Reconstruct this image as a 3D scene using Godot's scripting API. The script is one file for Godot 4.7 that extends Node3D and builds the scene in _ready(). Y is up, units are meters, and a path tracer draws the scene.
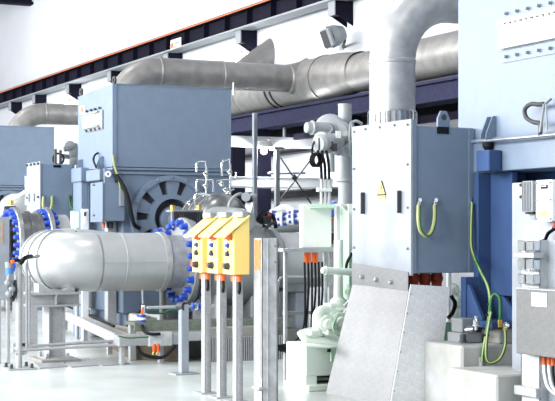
extends Node3D
# Pump hall with a row of large electric motors. Metres, y up. The hall runs along -z, the white side wall is at x = 11.6.

var taken := {}
var M := {}
var rng := RandomNumberGenerator.new()

# ---------- shape helpers: they collect triangles with their own normals in a SurfaceTool ----------
func sh() -> SurfaceTool:
	var s := SurfaceTool.new()
	s.begin(Mesh.PRIMITIVE_TRIANGLES)
	return s

func tri(s: SurfaceTool, a: Vector3, b: Vector3, c: Vector3, na: Vector3, nb: Vector3, nc: Vector3) -> void:
	if (b - a).cross(c - a).dot(na + nb + nc) > 0.0:
		var t := b; b = c; c = t
		t = nb; nb = nc; nc = t
	s.set_normal(na); s.add_vertex(a)
	s.set_normal(nb); s.add_vertex(b)
	s.set_normal(nc); s.add_vertex(c)

func quad(s: SurfaceTool, a: Vector3, b: Vector3, c: Vector3, d: Vector3, n: Vector3) -> void:
	tri(s, a, b, c, n, n, n); tri(s, a, c, d, n, n, n)

func obox(s: SurfaceTool, xf: Transform3D, size: Vector3, bev := 0.0) -> void:
	var h := size * 0.5
	bev = min(bev, min(h.x, min(h.y, h.z)) * 0.9)
	var i := h - Vector3.ONE * bev
	for ax in 3:
		var a1: int = (ax + 1) % 3
		var a2: int = (ax + 2) % 3
		for sg in [-1.0, 1.0]:
			var n := Vector3.ZERO
			n[ax] = sg
			var p := []
			for q in [[-1, -1], [1, -1], [1, 1], [-1, 1]]:
				var v := Vector3.ZERO
				v[ax] = sg * h[ax]; v[a1] = q[0] * i[a1]; v[a2] = q[1] * i[a2]
				p.append(xf * v)
			quad(s, p[0], p[1], p[2], p[3], (xf.basis * n).normalized())
		if bev > 0.0:
			for s1 in [-1.0, 1.0]:
				for s2 in [-1.0, 1.0]:
					var p := []
					for e in [[1, 0, -1], [1, 0, 1], [0, 1, 1], [0, 1, -1]]:
						var v := Vector3.ZERO
						v[ax] = e[2] * i[ax]
						v[a1] = s1 * (h[a1] if e[0] == 1 else i[a1])
						v[a2] = s2 * (h[a2] if e[1] == 1 else i[a2])
						p.append(xf * v)
					var n := Vector3.ZERO
					n[a1] = s1; n[a2] = s2
					quad(s, p[0], p[1], p[2], p[3], (xf.basis * n).normalized())
	if bev > 0.0:
		for sx in [-1.0, 1.0]:
			for sy in [-1.0, 1.0]:
				for sz in [-1.0, 1.0]:
					var n := (xf.basis * Vector3(sx, sy, sz)).normalized()
					tri(s, xf * Vector3(sx * h.x, sy * i.y, sz * i.z), xf * Vector3(sx * i.x, sy * h.y, sz * i.z), xf * Vector3(sx * i.x, sy * i.y, sz * h.z), n, n, n)

func box(s: SurfaceTool, lo: Vector3, hi: Vector3, bev := 0.0) -> void:
	obox(s, Transform3D(Basis(), (lo + hi) * 0.5), (hi - lo).abs(), bev)

# a straight bar of rectangular section from a to b (w sideways, h upwards)
func bar(s: SurfaceTool, a: Vector3, b: Vector3, w: float, h: float, bev := 0.0) -> void:
	var z := (b - a).normalized()
	var up := Vector3.UP if absf(z.y) < 0.95 else Vector3.RIGHT
	var x := up.cross(z).normalized()
	obox(s, Transform3D(Basis(x, z.cross(x), z), (a + b) * 0.5), Vector3(w, h, a.distance_to(b)), bev)

func frame_of(d: Vector3) -> Array:
	var up := Vector3.UP if absf(d.y) < 0.9 else Vector3.RIGHT
	var x := up.cross(d).normalized()
	return [x, d.cross(x).normalized()]

func tube(s: SurfaceTool, pts: Array, r: float, seg := 8, r_end := -1.0) -> void:
	var n := pts.size()
	var x := Vector3.ZERO
	var rings := []
	var dirs := []
	for k in n:
		var d: Vector3
		if k == 0: d = pts[1] - pts[0]
		elif k == n - 1: d = pts[n - 1] - pts[n - 2]
		else: d = (pts[k + 1] - pts[k]).normalized() + (pts[k] - pts[k - 1]).normalized()
		d = d.normalized()
		if k == 0: x = frame_of(d)[0]
		else: x = (x - d * x.dot(d)).normalized()
		var y := d.cross(x)
		var rr := r if r_end < 0.0 else lerpf(r, r_end, float(k) / (n - 1))
		var ring := []
		for j in seg:
			var a := TAU * j / seg
			var nn: Vector3 = x * cos(a) + y * sin(a)
			ring.append([pts[k] + nn * rr, nn])
		rings.append(ring); dirs.append(d)
	for k in n - 1:
		for j in seg:
			var A: Array = rings[k][j]
			var B: Array = rings[k][(j + 1) % seg]
			var C: Array = rings[k + 1][(j + 1) % seg]
			var E: Array = rings[k + 1][j]
			tri(s, A[0], B[0], C[0], A[1], B[1], C[1])
			tri(s, A[0], C[0], E[0], A[1], C[1], E[1])
	for e in [0, n - 1]:
		var nn: Vector3 = -dirs[0] if e == 0 else dirs[n - 1]
		for j in range(1, seg - 1):
			tri(s, rings[e][0][0], rings[e][j][0], rings[e][j + 1][0], nn, nn, nn)

func cyl(s: SurfaceTool, a: Vector3, b: Vector3, r: float, seg := 16, r_end := -1.0) -> void:
	tube(s, [a, b], r, seg, r_end)

# profile [[t, radius], ...] turned about the axis from point a along unit d
func lathe(s: SurfaceTool, a: Vector3, d: Vector3, prof: Array, seg := 32, soft := false) -> void:
	var f := frame_of(d)
	var pn := []
	for k in prof.size() - 1:
		var dt: float = prof[k + 1][0] - prof[k][0]
		var dr: float = prof[k + 1][1] - prof[k][1]
		pn.append(Vector2(-dr, dt).normalized())
	for k in prof.size() - 1:
		var n0: Vector2 = pn[k]
		var n1: Vector2 = pn[k]
		if soft:
			if k > 0: n0 = (pn[k] + pn[k - 1]).normalized()
			if k < pn.size() - 1: n1 = (pn[k] + pn[k + 1]).normalized()
		for j in seg:
			var e0: Vector3 = f[0] * cos(TAU * j / seg) + f[1] * sin(TAU * j / seg)
			var e1: Vector3 = f[0] * cos(TAU * (j + 1) / seg) + f[1] * sin(TAU * (j + 1) / seg)
			var p00: Vector3 = a + d * prof[k][0] + e0 * prof[k][1]
			var p01: Vector3 = a + d * prof[k][0] + e1 * prof[k][1]
			var p10: Vector3 = a + d * prof[k + 1][0] + e0 * prof[k + 1][1]
			var p11: Vector3 = a + d * prof[k + 1][0] + e1 * prof[k + 1][1]
			if prof[k][1] > 0.0:
				tri(s, p00, p01, p11, d * n0.x + e0 * n0.y, d * n0.x + e1 * n0.y, d * n1.x + e1 * n1.y)
			if prof[k + 1][1] > 0.0:
				tri(s, p00, p11, p10, d * n0.x + e0 * n0.y, d * n1.x + e1 * n1.y, d * n1.x + e0 * n1.y)

func ring(s: SurfaceTool, a: Vector3, d: Vector3, r_in: float, r_out: float, t: float, seg := 40) -> void:
	lathe(s, a, d, [[0.0, r_in], [0.0, r_out], [t, r_out], [t, r_in], [0.0, r_in]], seg)

func ball(s: SurfaceTool, c: Vector3, r: float, seg := 16, squash := 1.0) -> void:
	var p := []
	for k in 9:
		var a := PI * k / 8.0
		p.append([-cos(a) * r * squash, sin(a) * r])
	lathe(s, c, Vector3.UP, p, seg, true)

# a flat polygon (in order) pushed along ext
func prism(s: SurfaceTool, poly: Array, ext: Vector3) -> void:
	var n := Vector3.ZERO
	var c := Vector3.ZERO
	for k in poly.size():
		n += (poly[k] as Vector3).cross(poly[(k + 1) % poly.size()])
		c += poly[k]
	c /= poly.size()
	n = n.normalized()
	var f := frame_of(n)
	var flat := PackedVector2Array()
	for p in poly: flat.append(Vector2((p - c).dot(f[0]), (p - c).dot(f[1])))
	var ids := Geometry2D.triangulate_polygon(flat)
	var side := 1.0 if ext.dot(n) > 0.0 else -1.0
	for k in range(0, ids.size(), 3):
		tri(s, poly[ids[k]], poly[ids[k + 1]], poly[ids[k + 2]], -n * side, -n * side, -n * side)
		tri(s, poly[ids[k]] + ext, poly[ids[k + 1]] + ext, poly[ids[k + 2]] + ext, n * side, n * side, n * side)
	var turn := 1.0 if not Geometry2D.is_polygon_clockwise(flat) else -1.0
	for k in poly.size():
		var a: Vector3 = poly[k]
		var b: Vector3 = poly[(k + 1) % poly.size()]
		quad(s, a, b, b + ext, a + ext, ((b - a).cross(n) * turn).normalized())

# rounded path through points
func curve(pts: Array, step := 6) -> Array:
	var out := []
	for k in pts.size() - 1:
		var p0: Vector3 = pts[max(k - 1, 0)]
		var p1: Vector3 = pts[k]
		var p2: Vector3 = pts[k + 1]
		var p3: Vector3 = pts[min(k + 2, pts.size() - 1)]
		for j in step:
			out.append(p1.cubic_interpolate(p2, p0, p3, float(j) / step))
	out.append(pts[pts.size() - 1])
	return out

# polyline with its corners rounded to radius r
func bent(pts: Array, r: float, step := 6) -> Array:
	var out := [pts[0]]
	for k in range(1, pts.size() - 1):
		var p: Vector3 = pts[k]
		var a: Vector3 = (pts[k - 1] - p).normalized()
		var b: Vector3 = (pts[k + 1] - p).normalized()
		var half := a.angle_to(b) * 0.5
		var back := r / tan(half)
		for j in step + 1:
			var t := float(j) / step
			var c: Vector3 = p + (a + b).normalized() * (r / sin(half))
			var u: Vector3 = (p + a * back - c)
			var w: Vector3 = (p + b * back - c)
			out.append(c + u.slerp(w, t))
	out.append(pts[pts.size() - 1])
	return out

# ---------- object helpers ----------
func numbered(called: String) -> String:
	var n: int = taken.get(called, 0)
	taken[called] = n + 1
	return called if n == 0 else "%s_%03d" % [called, n]

func world_of(p: Node) -> Vector3:
	var o := Vector3.ZERO
	while p != self and p is Node3D:
		o += (p as Node3D).position
		p = p.get_parent()
	return o

func place(called: String, mesh: Mesh, m: Material, parent: Node, xf := Transform3D()) -> MeshInstance3D:
	var o := MeshInstance3D.new()
	o.mesh = mesh
	o.material_override = m
	o.cast_shadow = GeometryInstance3D.SHADOW_CASTING_SETTING_ON
	if parent == self: o.name = numbered(called)
	else: o.name = called
	parent.add_child(o, true)
	xf.origin -= world_of(parent)
	o.transform = xf
	return o

func obj(called: String, s: SurfaceTool, m: Material, parent: Node = self) -> MeshInstance3D:
	return place(called, s.commit(), m, parent)

func tag(o: Node, label: String, category: String, group := "") -> Node:
	o.set_meta("label", label); o.set_meta("category", category)
	if group != "": o.set_meta("group", group)
	return o

func thing(called: String, label: String, category: String, at: Vector3, group := "") -> Node3D:
	var o := Node3D.new()
	o.name = numbered(called)
	add_child(o)
	o.position = at
	tag(o, label, category, group)
	return o

func struct(called: String, s: SurfaceTool, m: Material) -> MeshInstance3D:
	var o := obj(called, s, m)
	o.set_meta("kind", "structure")
	return o

func dup(root: Node3D, called: String, label: String, at: Vector3, group := "") -> Node3D:
	var r: Node3D = root.duplicate()
	r.name = numbered(called)
	add_child(r)
	r.position = at
	r.set_meta("label", label)
	if group != "": r.set_meta("group", group)
	return r

# shorthand parts
func pbox(called: String, lo: Vector3, hi: Vector3, m: Material, parent: Node = self, bev := 0.004) -> MeshInstance3D:
	var s := sh(); box(s, lo, hi, bev)
	return obj(called, s, m, parent)

func pcyl(called: String, a: Vector3, b: Vector3, r: float, m: Material, parent: Node = self, seg := 16, r_end := -1.0) -> MeshInstance3D:
	var s := sh(); cyl(s, a, b, r, seg, r_end)
	return obj(called, s, m, parent)

func ptube(called: String, pts: Array, r: float, m: Material, parent: Node = self, seg := 8) -> MeshInstance3D:
	var s := sh(); tube(s, pts, r, seg)
	return obj(called, s, m, parent)

func plathe(called: String, a: Vector3, d: Vector3, prof: Array, m: Material, parent: Node = self, seg := 32, soft := false) -> MeshInstance3D:
	var s := sh(); lathe(s, a, d, prof, seg, soft)
	return obj(called, s, m, parent)

# hexagon-headed bolt mesh along +y, base at the origin
func bolt_mesh(r: float, h: float, cap := true) -> Mesh:
	var s := sh()
	lathe(s, Vector3.ZERO, Vector3.UP, [[0.0, r * 1.35], [h * 0.18, r * 1.35], [h * 0.18, r], [h * 0.8, r], [h, r * (0.75 if cap else 0.95)], [h, 0.0]], 8)
	return s.commit()

func facing(at: Vector3, d: Vector3) -> Transform3D:
	var f := frame_of(d)
	return Transform3D(Basis(f[0], d, f[0].cross(d)), at)

# ---------- materials ----------
func noise_tex(freq: float, oct: int, lo: float, hi: float, cellular := false, seed_ := 3, tint_lo := Color(1, 1, 1), tint_hi := Color(1, 1, 1), size := 256) -> ImageTexture:
	var n := FastNoiseLite.new()
	n.seed = seed_
	n.noise_type = FastNoiseLite.TYPE_CELLULAR if cellular else FastNoiseLite.TYPE_SIMPLEX_SMOOTH
	if cellular: n.cellular_return_type = FastNoiseLite.RETURN_CELL_VALUE
	n.frequency = freq
	n.fractal_octaves = oct
	var im := n.get_seamless_image(size, size)
	im.convert(Image.FORMAT_RGB8)
	for y in size:
		for x in size:
			var t := im.get_pixel(x, y).r
			var k := lerpf(lo, hi, t)
			var c := tint_lo.lerp(tint_hi, t)
			im.set_pixel(x, y, Color(c.r * k, c.g * k, c.b * k))
	im.generate_mipmaps()
	return ImageTexture.create_from_image(im)

func mat(c: Color, rough := 0.5, metal := 0.0, tex: Texture2D = null, scale := 1.0, rough_tex: Texture2D = null) -> StandardMaterial3D:
	var m := StandardMaterial3D.new()
	m.albedo_color = c
	m.roughness = rough
	m.metallic = metal
	if tex:
		m.albedo_texture = tex
		m.uv1_triplanar = true
		m.uv1_world_triplanar = true
		m.uv1_scale = Vector3.ONE * scale
	if rough_tex:
		m.roughness_texture = rough_tex
	return m

func rgb(r: int, g: int, b: int) -> Color:
	return Color8(r, g, b)

func make_materials() -> void:
	var cloud := noise_tex(0.012, 4, 0.88, 1.0, false, 5)
	var spangle := noise_tex(0.06, 3, 0.86, 1.0, true, 8)
	var streak := noise_tex(0.02, 5, 0.8, 1.0, false, 11)
	var soft := noise_tex(0.015, 4, 0.9, 1.0, false, 14)
	var faint := noise_tex(0.02, 4, 0.95, 1.0, false, 17)
	var stain := noise_tex(0.008, 5, 0.9, 1.0, false, 21, Color(0.96, 0.95, 0.9), Color(1, 1, 1), 512)
	var rust := noise_tex(0.02, 5, 0.8, 1.0, false, 31, Color(0.96, 0.93, 0.9), Color(1, 1, 1))
	M.wall = mat(rgb(197, 201, 209), 0.85, 0.0, cloud, 0.15)
	M.wall.albedo_texture = noise_tex(0.012, 3, 0.96, 1.0, false, 6)
	M.ceiling = mat(rgb(120, 124, 130), 0.9)
	M.floor = mat(rgb(200, 209, 215), 0.3, 0.0, stain, 0.22)
	M.motor = mat(rgb(109, 126, 148), 0.42, 0.0, faint, 0.8)
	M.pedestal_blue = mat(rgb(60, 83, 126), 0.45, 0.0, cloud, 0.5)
	M.navy = mat(rgb(18, 18, 38), 0.75, 0.0, rust, 0.8)
	M.navy_beam = mat(rgb(44, 47, 74), 0.7, 0.0, streak, 1.5)
	M.chute = mat(rgb(138, 140, 145), 0.45, 0.3, spangle, 6.0)  # dulled galvanised tone, darkened for the strongly lit side sheet
	M.galv = mat(rgb(178, 181, 186), 0.45, 0.25, spangle, 5.0)
	M.patinated_zinc = mat(rgb(118, 120, 122), 0.45, 0.4, spangle, 6.0)
	M.sheet = mat(rgb(232, 235, 239), 0.5, 0.0, spangle, 6.0)  # galvanised tone painted lighter, in place of light on the front sheet
	M.zinc = mat(rgb(206, 210, 214), 0.4, 0.15, streak, 1.2)
	M.pipe = mat(rgb(184, 188, 191), 0.36, 0.35, soft, 0.6)
	M.duct = mat(rgb(152, 151, 150), 0.45, 0.5, streak, 0.7)
	M.duct_bright = mat(rgb(182, 186, 191), 0.4, 0.3, streak, 0.9)
	M.steel = mat(rgb(180, 183, 186), 0.3, 0.9)
	M.neck = mat(rgb(196, 198, 200), 0.42, 0.5, streak, 1.4)
	M.dome = mat(rgb(150, 152, 154), 0.3, 0.85, streak, 1.4)
	M.casting = mat(rgb(140, 146, 150), 0.5, 0.2, cloud, 1.0)
	M.chrome = mat(rgb(225, 228, 230), 0.15, 1.0)
	M.bolt_blue = mat(rgb(38, 74, 178), 0.35)
	M.yellow = mat(rgb(238, 214, 130), 0.4)
	M.orange = mat(rgb(226, 98, 34), 0.45)
	M.red = mat(rgb(150, 56, 36), 0.5)
	M.black = mat(rgb(22, 23, 26), 0.45)
	M.rubber = mat(rgb(30, 31, 35), 0.6)
	M.dark = mat(rgb(52, 54, 60), 0.6)
	M.grey = mat(rgb(132, 138, 144), 0.5)
	M.actuator = mat(rgb(146, 153, 158), 0.4)
	M.white = mat(rgb(236, 239, 241), 0.45)
	M.panel = mat(rgb(148, 156, 168), 0.42, 0.0, cloud, 0.7)
	M.mint = mat(rgb(222, 235, 226), 0.42)
	M.mint_deep = mat(rgb(170, 202, 180), 0.45)
	M.green = mat(rgb(110, 150, 124), 0.45)
	M.cable_green = mat(rgb(26, 92, 46), 0.45)
	M.cable_yellow = mat(rgb(152, 160, 104), 0.45)
	M.concrete = mat(rgb(150, 152, 154), 0.85, 0.0, stain, 0.8)
	M.shade_brown_concrete = mat(rgb(98, 88, 76), 0.9, 0.0, stain, 0.8)  # dark brown holds the shade below the base beams
	M.plinth = mat(rgb(176, 180, 184), 0.7, 0.0, stain, 0.6)
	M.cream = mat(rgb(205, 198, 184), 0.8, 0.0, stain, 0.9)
	M.skid_white = mat(rgb(205, 206, 204), 0.5, 0.0, rust, 0.9)
	M.skid_white.albedo_texture = noise_tex(0.02, 5, 0.86, 1.0, false, 41, Color(0.97, 0.94, 0.9), Color(1, 1, 1))
	M.grating = mat(rgb(112, 122, 112), 0.6, 0.0, streak, 2.0)
	M.brass = mat(rgb(196, 168, 92), 0.3, 0.8)
	M.copper = mat(rgb(186, 102, 64), 0.5)
	M.wood = mat(rgb(206, 152, 96), 0.6, 0.0, streak, 3.0)
	M.label_white = mat(rgb(245, 245, 245), 0.5)
	M.label_yellow = mat(rgb(226, 204, 110), 0.5)
	for k in ["navy", "navy_beam", "pedestal_blue", "black", "rubber"]: M[k].metallic_specular = 0.25
	M.glass = mat(rgb(200, 210, 215), 0.1)
	M.pane = mat(rgb(235, 242, 250), 0.5)
	M.pane.emission_enabled = true
	M.pane.emission = rgb(232, 241, 255)
	M.pane.emission_energy_multiplier = 1.5
	M.lamp_bulb = mat(rgb(255, 252, 245), 0.5)
	M.lamp_bulb.emission_enabled = true
	M.lamp_bulb.emission = rgb(255, 250, 240)
	M.lamp_bulb.emission_energy_multiplier = 12.0
	M.lamp = mat(rgb(255, 252, 245), 0.5)
	M.lamp.emission_enabled = true
	M.lamp.emission = rgb(255, 250, 240)
	M.lamp.emission_energy_multiplier = 4.0

# ---------- the hall ----------
func _ready() -> void:
	rng.seed = 12
	# camera: level, looking 25.4 degrees to the right of the hall's axis, lens shifted up
	var cam := Camera3D.new()
	cam.name = "camera"
	cam.projection = Camera3D.PROJECTION_FRUSTUM
	cam.near = 0.1
	cam.far = 200.0
	cam.size = 0.1 * 401.0 / 1425.0
	cam.frustum_offset = Vector2(0, 0.1 * 30.5 / 1425.0)
	cam.position = Vector3(0, 1.6, 0)
	cam.rotation_degrees = Vector3(0, -25.4, 0)
	add_child(cam)
	cam.current = true
	# environment
	var we := WorldEnvironment.new()
	we.name = "world_environment"
	var env := Environment.new()
	env.background_mode = Environment.BG_COLOR
	env.background_color = Color(0.75, 0.83, 0.95)
	env.tonemap_mode = Environment.TONE_MAPPER_LINEAR
	env.tonemap_exposure = 1.1
	env.sdfgi_enabled = true
	env.ssao_enabled = true
	env.ssil_enabled = true
	we.environment = env
	add_child(we)
	# key light: one area light per unseen aisle window, placed for its light
	for k in 5:
		var w := AreaLight3D.new()
		w.name = "window_light_%d" % k
		w.area_size = Vector2(6.6, 4.6)
		w.light_energy = 205.0
		w.light_color = Color(1.0, 0.99, 0.97)
		w.shadow_enabled = true
		w.set("area_range", 120.0)
		w.set("area_attenuation", 2.0)
		w.position = Vector3(-7.7, 6.3, -6.0 - 8.0 * k)
		w.rotation_degrees = Vector3(0, -90, 0)
		add_child(w)

	make_materials()
	build_room()
	build_crane_runway()
	build_pipe_bridge()
	build_ducts()
	build_motors()
	build_near_motor()
	build_terminal_box()
	build_pump()
	build_far_pump()
	build_skid()
	build_yellow_boxes()
	build_centre()
	build_mint_pump()
	build_actuator()
	build_right_panel()
	build_left_clutter()

func build_room() -> void:
	var s := sh()
	box(s, Vector3(-8.3, -0.3, -52.3), Vector3(11.9, 0.0, 8.3))
	struct("floor", s, M.floor)
	s = sh()
	box(s, Vector3(-8.3, 11.0, -52.3), Vector3(11.9, 11.3, 8.3))
	struct("ceiling", s, M.ceiling)
	s = sh()
	box(s, Vector3(11.6, 0, -52.0), Vector3(11.9, 11.0, 8.0))
	struct("wall_right", s, M.wall)
	s = sh()
	box(s, Vector3(-8.3, 0, -52.3), Vector3(11.9, 11.0, -52.0))
	struct("wall_far", s, M.wall)
	s = sh()
	box(s, Vector3(-8.3, 0, 8.0), Vector3(11.9, 11.0, 8.3))
	struct("wall_near", s, M.wall)
	# unseen aisle-side wall; its five windows are assumed, set out for the light
	s = sh()
	box(s, Vector3(-8.3, 0, -52.0), Vector3(-8.0, 3.9, 8.0))
	box(s, Vector3(-8.3, 8.7, -52.0), Vector3(-8.0, 11.0, 8.0))
	box(s, Vector3(-8.3, 3.9, -52.0), Vector3(-8.0, 8.7, -41.4))
	box(s, Vector3(-8.3, 3.9, -2.6), Vector3(-8.0, 8.7, 8.0))
	for k in 4:
		box(s, Vector3(-8.3, 3.9, -10.6 - 8.0 * k), Vector3(-8.0, 8.7, -9.4 - 8.0 * k))
	struct("wall_left", s, M.wall)
	for k in 5:
		var z := -6.0 - 8.0 * k
		s = sh()
		box(s, Vector3(-8.2, 3.9, z - 3.4), Vector3(-8.17, 8.7, z + 3.4))
		var p := struct("window_%d" % (k + 1), s, M.pane)
		s = sh()
		for j in 5: box(s, Vector3(-8.25, 3.9, z - 3.43 + 1.7 * j), Vector3(-8.05, 8.7, z - 3.37 + 1.7 * j))
		for j in 3: box(s, Vector3(-8.25, 3.88 + 2.37 * j, z - 3.4), Vector3(-8.05, 3.94 + 2.37 * j, z + 3.4))
		obj("window_frame", s, M.grey, p)
	# strip lamps added out of view under the ceiling to brighten the hall
	for r in 2:
		for k in 5:
			var at := Vector3([-1.5, 5.5][r], 9.6, -7.0 - 8.0 * k)
			var t := thing("added_ceiling_lamp", "added white strip lamp hanging out of view from the hall ceiling", "lamp", at, "added ceiling strip lamps")
			pbox("housing", at + Vector3(-0.3, 0.02, -0.9), at + Vector3(0.3, 0.14, 0.9), M.white, t, 0.02)
			pbox("diffuser", at + Vector3(-0.26, 0.0, -0.86), at + Vector3(0.26, 0.018, 0.86), M.lamp, t, 0.0)
			for e in [-0.7, 0.7]:
				pcyl("suspension_rod", at + Vector3(0, 0.14, e), at + Vector3(0, 1.395, e), 0.012, M.steel, t, 6)
			var l := AreaLight3D.new()
			l.name = "added_lamp_light"
			l.area_size = Vector2(0.52, 1.72)
			l.light_energy = 13.0
			l.light_color = Color(1.0, 0.985, 0.96)
			l.shadow_enabled = true
			l.set("area_range", 60.0)
			l.set("area_attenuation", 2.0)
			l.rotation_degrees = Vector3(-90, 0, 0)
			l.position = Vector3(0, -0.03, 0)
			t.add_child(l)
	# roof girder whose end shows in the top corner over the far wall bay
	var g := thing("roof_girder", "dark navy roof girder crossing the hall near the top of the white wall", "beam", Vector3(4.0, 9.0, -41.5))
	pbox("bottom_flange", Vector3(-8.0, 8.324, -41.7), Vector3(11.6, 8.324 + 0.08, -41.3), M.navy, g, 0.0)
	pbox("web", Vector3(-8.0, 8.324 + 0.08, -41.52), Vector3(11.6, 11.0, -41.48), M.navy, g, 0.0)

func build_crane_runway() -> void:
	var yb := 5.55
	var yt := 5.86
	var z0 := -51.5
	var z1 := -18.0
	var xb := 11.33
	var t := thing("crane_runway_beam", "long dark indigo crane runway beam with stiffener ribs along the white wall", "crane beam", Vector3(xb, yb, -30))
	pbox("web", Vector3(xb - 0.02, yb, z0), Vector3(xb + 0.02, yt, z1), M.navy, t, 0.0)
	pbox("bottom_flange", Vector3(xb - 0.16, yb - 0.035, z0), Vector3(xb + 0.16, yb, z1), M.grey, t, 0.0)
	pbox("top_flange", Vector3(xb - 0.16, yt, z0), Vector3(xb + 0.16, yt + 0.03, z1), M.navy, t, 0.0)
	pbox("rail", Vector3(xb - 0.03, yt + 0.03, z0), Vector3(xb + 0.03, yt + 0.1, z1), M.dark, t, 0.0)
	var st := sh(); box(st, Vector3(xb - 0.13, yb, -0.008), Vector3(xb - 0.02, yt, 0.008))
	var sm := st.commit()
	for k in 24:
		place("stiffener", sm, M.navy, t, Transform3D(Basis(), Vector3(0, 0, -26.05 - 1.08 * (k - 6))))
	var cb := pbox("conductor_bar", Vector3(xb - 0.19, yt + 0.0, z0), Vector3(xb - 0.165, yt + 0.025, z1), M.copper, t, 0.0)
	cb.set_meta("label", "orange conductor strip along the top of the beam")
	# small white sign plate on the web with a reddish mark at its left
	var sg := thing("sign_plate", "small white sign plate with reddish mark on the crane beam web", "sign", Vector3(11.150, 5.635, -28.560))
	pbox("plate", Vector3(11.14, 5.527, -28.857), Vector3(11.155, 5.721, -28.268), M.label_white, sg, 0.0)
	pbox("mark", Vector3(11.134, 5.549, -28.827), Vector3(11.139, 5.656, -28.667), M.copper, sg, 0.0)
	pbox("print", Vector3(11.134, 5.604, -28.619), Vector3(11.139, 5.655, -28.326), M.grey, sg, 0.0)
	# corbels carrying the beam
	var first: Node3D = null
	var us := [-21.535, -25.477, -29.436, -33.312, -36.769, -40.056, -42.702]
	for k in us.size():
		var at := Vector3(11.6, 4.97, us[k])
		if first == null:
			var c := thing("wall_corbel", "dark navy steel corbel bracket under the crane beam on the white wall", "bracket", at, "corbels under the crane beam")
			var s := sh()
			box(s, at + Vector3(-0.34, 0.3, -0.12), at + Vector3(0.0, 0.545, -0.1))
			box(s, at + Vector3(-0.34, 0.3, 0.1), at + Vector3(0.0, 0.545, 0.12))
			box(s, at + Vector3(-0.34, 0.515, -0.12), at + Vector3(0.0, 0.545, 0.12))
			obj("bracket_cheeks", s, M.navy, c)
			pbox("face_plate", at + Vector3(-0.36, 0.3, -0.12), at + Vector3(-0.34, 0.545, 0.12), M.grey, c, 0.0)
			pbox("core", at + Vector3(-0.3, 0.3, -0.1), at + Vector3(0.0, 0.505, 0.06), M.dark, c, 0.0)
			for e in [-0.12, 0.1]:
				s = sh()
				prism(s, [at + Vector3(0, 0.3, e), at + Vector3(-0.3, 0.3, e), at + Vector3(0, 0.13, e)], Vector3(0, 0, 0.02))
				obj("gusset", s, M.navy, c)
			first = c
		else:
			dup(first, "wall_corbel", "dark navy steel corbel bracket under the crane beam on the white wall", at, "corbels under the crane beam")
	# floodlight on the wall
	var f := thing("floodlight", "grey tilted floodlight on a bracket on the white wall above the large pipe", "floodlight", Vector3(11.600, 4.810, -21.714))
	var c0 := Vector3(11.050, 4.847, -21.291)
	var ax := Vector3(-0.93, -0.35, -0.1).normalized()
	var s2 := sh()
	obox(s2, facing(c0, ax), Vector3(0.36, 0.1, 0.34), 0.03)
	obj("front_bezel", s2, M.grey, f)
	s2 = sh()
	lathe(s2, c0 - ax * 0.04, -ax, [[0.0, 0.19], [0.12, 0.18], [0.26, 0.12], [0.3, 0.0]], 12)
	obj("housing", s2, M.grey, f)
	s2 = sh(); obox(s2, facing(c0 + ax * 0.052, ax), Vector3(0.28, 0.006, 0.28), 0.0)
	obj("glass", s2, M.dark, f)
	ptube("bracket", bent([c0 - ax * 0.1, Vector3(11.350, 4.825, -21.246), Vector3(11.580, 4.778, -21.750)], 0.03), 0.025, M.dark, f)
	pbox("wall_plate", Vector3(11.580, 4.735, -21.823) + Vector3(0, 0, -0.08), Vector3(11.580, 4.856, -21.823) + Vector3(0.02, 0, 0.08), M.grey, f)
	# wall lamps: small white globes that are lit
	for q in [[Vector3(11.300, 4.982, -25.654), "small lit globe lamp on the wall beneath a crane beam corbel"], [Vector3(10.238, 2.967, -22.100), "small lit globe lamp hanging under the upper white duct beside the navy column"], [Vector3(11.300, 4.989, -37.058), "small lit globe lamp on the wall over the farthest duct"]]:
		var p: Vector3 = q[0]
		var lt := thing("wall_lamp", q[1], "lamp", p, "")
		var sb := sh(); ball(sb, p, 0.06, 16)
		obj("bulb", sb, M.lamp_bulb, lt)
		plathe("cap", p + Vector3(0, 0.06, 0), Vector3.UP, [[0.0, 0.16], [0.04, 0.16], [0.1, 0.11], [0.12, 0.0]], M.white, lt, 20)
		ptube("arm", [p + Vector3(0, 0.14, 0), p + Vector3(0.1, 0.16, 0), Vector3(11.59 if p.x > 11.0 else p.x + 0.1, p.y + 0.2, p.z)], 0.02, M.white, lt)
		var ol := OmniLight3D.new()
		ol.name = "bulb_light"
		ol.light_energy = 4.0
		ol.omni_range = 30.0
		ol.omni_attenuation = 2.0
		ol.light_size = 0.06
		ol.shadow_enabled = true
		lt.add_child(ol)

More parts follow.
